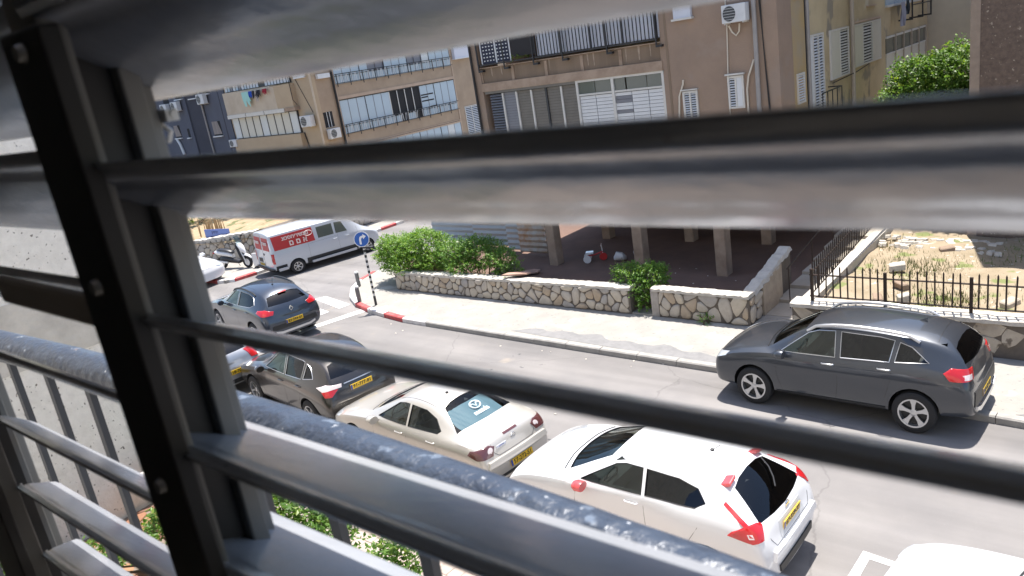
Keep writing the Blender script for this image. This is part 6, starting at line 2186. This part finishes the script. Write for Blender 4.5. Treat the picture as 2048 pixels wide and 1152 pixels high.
# small things
wb2 = thing('notice_board', 'small white board standing at the red kerb behind the van', 'board', (-28.25, 16.45, .12), R(10))
part('panel', MB().obox((0, 0, .34), (.17, .02, 0), (-.012, .06, 0), (0, 0, .26)), W_, wb2, world=False)
part('foot', MB().box(-.12, .12, -.1, .1, 0, .06), B_2, wb2, world=False)
bs = thing('street_sign', 'blue sign with two lines of pale lettering on the bank above the stone wall', 'street sign', (-32.3, 17.25, .6), R(12))
SGB = mat('street_sign_blue', (.13, .19, .45), .5)
part('post', MB().tube([(0, 0.02, 0), (0, 0.02, .75)], .03, 8), PIPEG, bs, world=False)
pn = part('panel', MB().obox((.0, 0, .58), (.78, 0, 0), (0, .015, 0), (0, 0, .24)), SGB, bs, world=False)
text_on('lettering', 'ןויזחה', .17, mat('street_sign_text', (.02, .03, .12), .5), pn, (-.12, -.018, .68), (1, 0, 0), (0, 0, 1), .001, .004)
text_on('lettering', 'Hahizayon', .15, mat('street_sign_text', (.02, .03, .12), .5), pn, (-.12, -.018, .48), (1, 0, 0), (0, 0, 1), .001, .004)
part('arrow', MB().poly([(.42, -.018, .5), (.70, -.018, .5), (.62, -.018, .62)]), mat('street_sign_text', (.02, .03, .12), .5), pn, world=False)
# boards, toys, panels and litter by the pillars
WOODP = mat('pink_board', (.42, .27, .21), .9, var=.5, scale=6, bump=.4)
for k, (lab, c, r_, sx, sy) in enumerate((('pinkish broken board lying on the long wall top', (-14.0, 15.95, .86), 20, .42, .12), ('brown board lying on the dirt behind the long wall', (-14.2, 17.2, .16), -10, .5, .25),
                                          ('flat brown board leaning by the first pillar', (-15.3, 17.9, .2), 35, .45, .22))):
    t2 = thing('board', lab, 'board', c, R(r_), 'loose boards')
    me = MB().prism([(-sx, -sy), (sx * .8, -sy * .8), (sx, sy * .3), (sx * .5, sy), (-sx * .7, sy * .8)], 'Z', 0, .04).mesh('plank', WOODP)
    part('plank', me, WOODP, t2, world=False)
CORR = mat('corrugated_grey', (.36, .40, .42), .6, .2, var=.4, scale=2.0, col2=(.26, .29, .31))
RUST = mat('corrugated_rust', (.44, .43, .40), .6, .2, var=.9, scale=2.4, col2=(.36, .20, .09))
for k, (x0, x1, y, ma, lab) in enumerate(((-22.4, -20.0, 20.9, CORR, 'bluish corrugated fence sheet behind the big rounded hedge'), (-19.9, -18.0, 20.6, CORR, 'bluish corrugated fence sheet behind the looser hedge'),
                                          (-17.9, -17.3, 20.2, CORR, 'narrow pale sheet beside the rust stained one'), (-17.2, -16.0, 20.0, RUST, 'pale sheet with rust stains left of the first pillar'))):
    t2 = thing('metal_sheet', lab, 'metal sheet', (x0, y, .12), 0, 'corrugated sheets under the building')
    mb = MB()
    n_ = 44
    g = []
    for j in range(n_ + 1):
        z = .2 + 2.2 * j / n_
        d = .02 * math.sin(j * PI / 2)
        g.append((mb.add((x0, y - d, z)), mb.add((x1, y - d, z))))
    for j in range(n_): mb.face(g[j][0], g[j][1], g[j + 1][1], g[j + 1][0])
    part('sheet', mb, ma, t2)
    part('post', MB().box(x1, x1 + .06, y, y + .06, .1, 2.4), FRAMED, t2)
TOYR = mat('toy_red', (.42, .03, .03), .4)
tt = thing('toy_tricycle', 'red and white toy tricycle in the shade by the first pillar', 'tricycle', (-13.85, 19.6, .14), R(30))
for x, y in ((.3, 0), (-.2, .18), (-.2, -.18)):
    part('wheel', MB().lathe([(.0, -.02), (.12, -.025), (.13, 0), (.12, .025), (0, .02)], 14, 'Y', (x, y, .13)), TOYR if x > 0 else W_, tt, 40, world=False)
part('frame', MB().tube([(.3, 0, .3), (.05, 0, .22), (-.2, 0, .2)], .025, 6).tube([(-.2, .18, .13), (-.2, -.18, .13)], .015, 6), TOYR, tt, world=False)
part('seat', MB().obox((-.12, 0, .3), (.12, 0, 0), (0, .1, 0), (0, 0, .03)), W_, tt, world=False)
part('handlebar', MB().tube([(.3, 0, .13), (.27, 0, .5)], .015, 6).tube([(.27, .15, .52), (.27, -.15, .52)], .014, 6), W_, tt, world=False)
for k, (x, y, c, lab) in enumerate(((-13.0, 19.8, (.6, .6, .6), 'white carrier bag on the dirt right of the toy tricycle'), (-12.6, 20.3, (.55, .52, .5), 'second pale bag on the dirt nearer the middle pillar'))):
    t2 = thing('carrier_bag', lab, 'bag', (x, y, .14), rng.uniform(0, 3), 'bags under the building')
    o = hull('bag', [(-.2, 0, .1, .05, .05), (-.1, .02, .16, .14, .15), (.08, -.02, .14, .16, .13), (.2, 0, .08, .05, .06)], mat('bag_%d' % k, c, .6), 9, t2)
RUB = [mat('rubble_%d' % k, c, .95, var=.5, scale=8, bump=.6) for k, c in enumerate(((.55, .50, .43), (.30, .22, .16), (.45, .38, .30)))]
for k, (x, y, s_, m_, lab) in enumerate(((-4.75, 18.9, .17, 0, 'pale rubble block near the alley fence in the garden'), (-4.35, 17.6, .16, 1, 'brown rubble block behind the left part of the garden fence'), (-4.55, 16.6, .15, 1, 'brown rubble block close behind the picket fence'),
                                       (-4.0, 20.4, .16, 1, 'dark rubble block at the back of the garden'), (-2.2, 16.9, .17, 2, 'tan rubble block right of the garden grass'), (-4.1, 16.8, .12, 0, 'small pale rubble chunk on the garden soil'))):
    t2 = thing('rubble_block', lab, 'rubble', (x, y, .62), rng.uniform(0, 3), 'rubble in the garden')
    me = MB().obox((0, 0, .06), (s_, .03, .02), (-.02, s_ * .6, .01), (0, .02, .08)).mesh('block', RUB[m_])
    bevel_me(me, .02, 1)
    part('block', me, RUB[m_], t2, world=False)
wr_ = MB()
for k in range(95):
    x = rng.uniform(-5.6, -3.0) + rng.gauss(0, .3)
    y = 20.6 + rng.uniform(0, 1.0) - (x + 5.5) * .15
    s_ = rng.uniform(.03, .085)
    wr_.obox((x, y, .64 + s_ * .3), (s_, rng.uniform(-.03, .03), 0), (rng.uniform(-.03, .03), s_ * .7, 0), (0, .02, s_ * .5))
tag(link('pale_rubble', wr_.mesh('pale_rubble', RUB[0])), 'band of pale rubble at the back of the garden', 'rubble', None, 'stuff')
lit = MB()
for k in range(60):
    x, y = rng.choice(((rng.uniform(-17, -2), rng.uniform(12.9, 13.5) if rng.random() < .5 else rng.uniform(9.6, 13.5)), (rng.uniform(-14, -8), rng.uniform(16.6, 20))))
    if x > -7 and x < -1.5 and y > 11.8: continue
    s_ = rng.uniform(.008, .024)
    z = .145 if y > 16 else .004
    a = rng.uniform(0, 3)
    lit.obox((x, y, z + .004), (s_ * math.cos(a), s_ * math.sin(a), 0), (-s_ * .6 * math.sin(a), s_ * .6 * math.cos(a), .004), (0, 0, .004))
tag(link('litter', lit.mesh('litter', mat('litter_pale', (.6, .55, .47), .9))), 'scattered pale scraps on the road and the dirt', 'litter', None, 'stuff')
gpil = thing('gate_pillar', 'white topped low gate pillar in our garden beside the stucco wall', 'pillar', (-12.95, 4.72, 0))
part('shaft', MB().box(-13.15, -12.8, 4.55, 4.9, 0, .88), mat('pillar_pink', (.45, .35, .29), .9, bump=.3), gpil)
part('cap', MB().box(-13.2, -12.75, 4.5, 4.95, .88, .98), mat('pillar_white', (.72, .70, .66), .8), gpil)
edg = thing('path_edging', 'pale concrete edging along the brown flagstone path', 'edging', (-10.4, 3.5, 0))
part('edge', MB().box(-10.5, -10.36, 2.2, 4.8, 0, .16), KERBM, edg)
part('edge', MB().box(-13.85, -10.5, 2.06, 2.2, 0, .16), KERBM, edg)
# ------------------------------------------------------------------ the louvred shutters we look through, and the railing outside
BLADE = mat('shutter_enamel', (0.33, 0.345, 0.375), 0.2, 0.0, spec=0.42, var=.25, scale=9.0, bump=.04, bscale=60, spots=[((.12, .12, .12), 160.0, .72)])
STILE = mat('stile_enamel', (0.21, 0.205, 0.19), 0.45, var=.15, scale=3.0)
BARM = mat('operating_bar', (0.022, 0.02, 0.019), 0.5)
BOLT = mat('bolt_steel', (.22, .21, .20), .35, .8)
K_ = 0.36


def blade_mesh(L, A, B, tau):
    """one aerofoil blade along x from 0 to L; cross-section in (y, z), tilted by tau, room edge at -y"""
    prof = []
    N = 26
    up_, dn = [], []
    for i in range(N + 1):
        e = -math.cos(PI * i / N)
        th = B * (max(0.0, 1 - e * e)) ** .62
        rim = math.exp(-((e + .86) / .09) ** 2) * .40 * B
        gr = math.exp(-((e + .70) / .05) ** 2) * .32 * B
        up_.append((e * A, th * .14 - gr * .7 + rim * .8))
        dn.append((e * A, -th * .70 + gr * .6 - rim * .5 + math.exp(-((e - .15) / .05) ** 2) * .12 * B))
    prof = up_ + dn[-2:0:-1]
    c, s = math.cos(tau), math.sin(tau)
    prof = [(u * c - v * s, u * s + v * c) for u, v in prof]
    mb = MB()
    n_ = len(prof)
    xs = [0, .004, L - .004, L]
    rings = []
    for k, x in enumerate(xs):
        q = .9 if k in (0, 3) else 1.0
        rings.append([mb.add((x, u * q, v * q)) for u, v in prof])
    for k in range(3):
        for j in range(n_):
            mb.face(rings[k][j], rings[k][(j + 1) % n_], rings[k + 1][(j + 1) % n_], rings[k + 1][j])
    mb.face(*rings[0]); mb.face(*rings[-1])
    return mb.mesh('blade', BLADE, 35)


SP_ = 0.2255 * K_


def blade_leaf(me_, near0, far0, near1, far1, A, tau):
    """slant the blade ends: they run into the stepped stile, farther left at the outer edge"""
    c, s = math.cos(tau), math.sin(tau)
    L = max(v.co.x for v in me_.vertices)
    for v in me_.vertices:
        u = (v.co.y * c + v.co.z * s) / A
        t = (u + 1) / 2
        a, b = near0 + (far0 - near0) * t, near1 + (far1 - near1) * t
        v.co.x = a + (b - a) * v.co.x / L
    return me_


rs = thing('louvred_shutter', 'dark grey louvred shutter leaf with tilted blades filling the right of the view', 'shutter', (0, 0, 6.85), R(0.8), 'window shutters')
bm_ = blade_leaf(blade_mesh(0.80, .160 * K_, .025 * K_, R(-27.5)), -1.20 * K_, -1.46 * K_, .42, .42, .160 * K_, R(-27.5))
for k in range(-3, 6):
    link('blade', bm_, rs, (0, .60 * K_, .090 * K_ - .22 * K_ * k))
z0_, z1_ = -.62, .36
def fbx(name, n0, n1, w0, w1, ma, z0=z0_, z1=z1_, bev=.0015, par=rs):
    me = MB().box(w0 * K_, w1 * K_, n0 * K_, n1 * K_, z0, z1).mesh(name, ma)
    bevel_me(me, bev, 2)
    return part(name, me, ma, par, world=False)
fbx('stile', .470, .511, -1.262, -1.165, STILE, bev=.003)
fbx('stile_web', .5111, .5995, -1.31, -1.272, BARM, bev=.0005)  # shade of the stile recess, put into the colour as dark material
fbx('stile', .60, .634, -1.33, -1.2485, STILE)
fbx('weather_bar', .6345, .6415, -1.33, -1.275, BARM, bev=.0005)
fbx('weather_bar', .642, .675, -1.42, -1.303, STILE)
fbx('stile', .47, .68, 1.18, 1.28, STILE)
ob = fbx('operating_bar', .440, .4685, -1.222, -1.092, BARM, z0_, .045)
for z in (.0348, -.0818, -.1985, -.315, -.43):
    mb = MB().lathe([(.0, .438 * K_ - .003), (.0036, .438 * K_ - .003), (.0046, .438 * K_), (.0046, .441 * K_)], 16, 'Y', (-1.155 * K_, 0, z))
    part('bolt', mb, BOLT, ob, 40, world=False)
fbx('top_rail', .48, .66, -1.2, 1.18, STILE, z1_ - .04, z1_)
fbx('bottom_rail', .48, .66, -1.2, 1.18, STILE, z0_, z0_ + .04)
# a little white latch hook on the outer edge
lh = part('latch', MB().obox((-.474, .2475, -.0045), (.011, 0, 0), (0, .004, 0), (0, 0, .0035)).tube([(-.485, .2475, -.002), (-.462, .2485, -.004)], .0026, 6)
     .tube([(-.480, .2475, -.009), (-.470, .2475, -.014), (-.476, .2475, -.020)], .0016, 6), mat('latch_white', (.62, .61, .58), .5), rs, world=False)

# left leaf, parallel to the street, blades tilted steeper
ls = thing('louvred_shutter', 'narrow dark grey louvred shutter leaf left of the post with steep blades', 'shutter', (0, 0, 6.85), 0, 'window shutters')
bl_me = blade_leaf(blade_mesh(.74 * K_, .145 * K_, .0195 * K_, R(-45.6)), -2.42 * K_, -2.82 * K_, -1.275 * K_, -1.41 * K_, .145 * K_, R(-45.6))
for k in range(-3, 9):
    link('blade', bl_me, ls, (0, .607 * K_, .087 * K_ - SP_ * k))
fbx('stile', .470, .511, -2.62, -2.41, STILE, z0=-.80, par=ls)
fbx('stile_web', .5111, .5995, -2.9, -2.70, BARM, z0=-.80, bev=.0005, par=ls)  # recess shade painted dark on this leaf as well
fbx('stile', .60, .634, -2.95, -2.78, STILE, z0=-.80, par=ls)
fbx('weather_bar', .642, .675, -3.0, -2.87, STILE, z0=-.80, par=ls)
fbx('operating_bar', .440, .4685, -2.60, -2.37, BARM, z0=-.80, par=ls)
fbx('top_rail', .52, .66, -2.5, -1.30, STILE, z1_ - .03, z1_, par=ls)
fbx('bottom_rail', .52, .66, -2.5, -1.30, STILE, -.80, -.77, par=ls)
# brown bracket plate that holds the leaves together at the post
BRK = mat('bracket_brown', (.30, .265, .23), .45)
part('bracket_plate', bevel_me(MB().obox((-1.52 * K_, .475 * K_, -.297 * K_), (.26 * K_, 0, -.004 * K_), (0, .010 * K_, 0), (.0, 0, .028 * K_)).mesh('b', BRK), .003, 2), BRK, ls, world=False)

# railing outside: peeling dark tube with flat bars
RAILP = mat('railing_paint', (.034, .045, .070), .36, .1, var=.7, scale=14.0, col2=(.06, .078, .11), bump=.35, bscale=45,
            spots=[((.13, .16, .21), 40.0, .62), ((.60, .62, .65), 75.0, .70), ((.26, .13, .075), 16.0, .69)], spec=.5)
rl_ = thing('window_railing', 'thick dark railing tube with peeling paint and flat bars outside the shutters', 'railing', (-.6, .41, 5.5))
RZ = 6.85 - .3375 - .028
mb = MB()
rail_y = lambda x: .416 - .045 * (max(-2.0, min(.4, x)) + .95) ** 2
pts = [(-2.6 + 4.2 * k / 120, rail_y(-2.6 + 4.2 * k / 120), RZ) for k in range(121)]
mb.tube(pts, .028, 20)
for i, v in enumerate(mb.v):
    r_ = random.Random(int(v[0] * 35) * 7 + int(math.atan2(v[2] - RZ, v[1] - rail_y(v[0])) * 4))
    j = 1 + r_.uniform(-.012, .012)
    mb.v[i] = (v[0], rail_y(v[0]) + (v[1] - rail_y(v[0])) * j, RZ + (v[2] - RZ) * j)
part('top_rail', mb, RAILP, rl_, 60)
part('bottom_rail', MB().tube([(p[0], p[1], 5.53) for p in pts[::4]], .012, 6), RAILB, rl_)
bmz = MB().box(-.0085, .0085, -.005, .005, 0, RZ - 5.53).mesh('bar', mat('bar_paint', (.045, .05, .062), .55, var=.4, scale=20))
x = -.529 - .153 * 13
while x < 1.5:
    link('bar', bmz, rl_, (x + .6, rail_y(x) - .41, .03))
    x += .153
for x in (-2.6, 1.6):
    part('end_bracket', MB().tube([(x, .14, RZ), (x, rail_y(x), RZ)], .02, 8), RAILB, rl_)
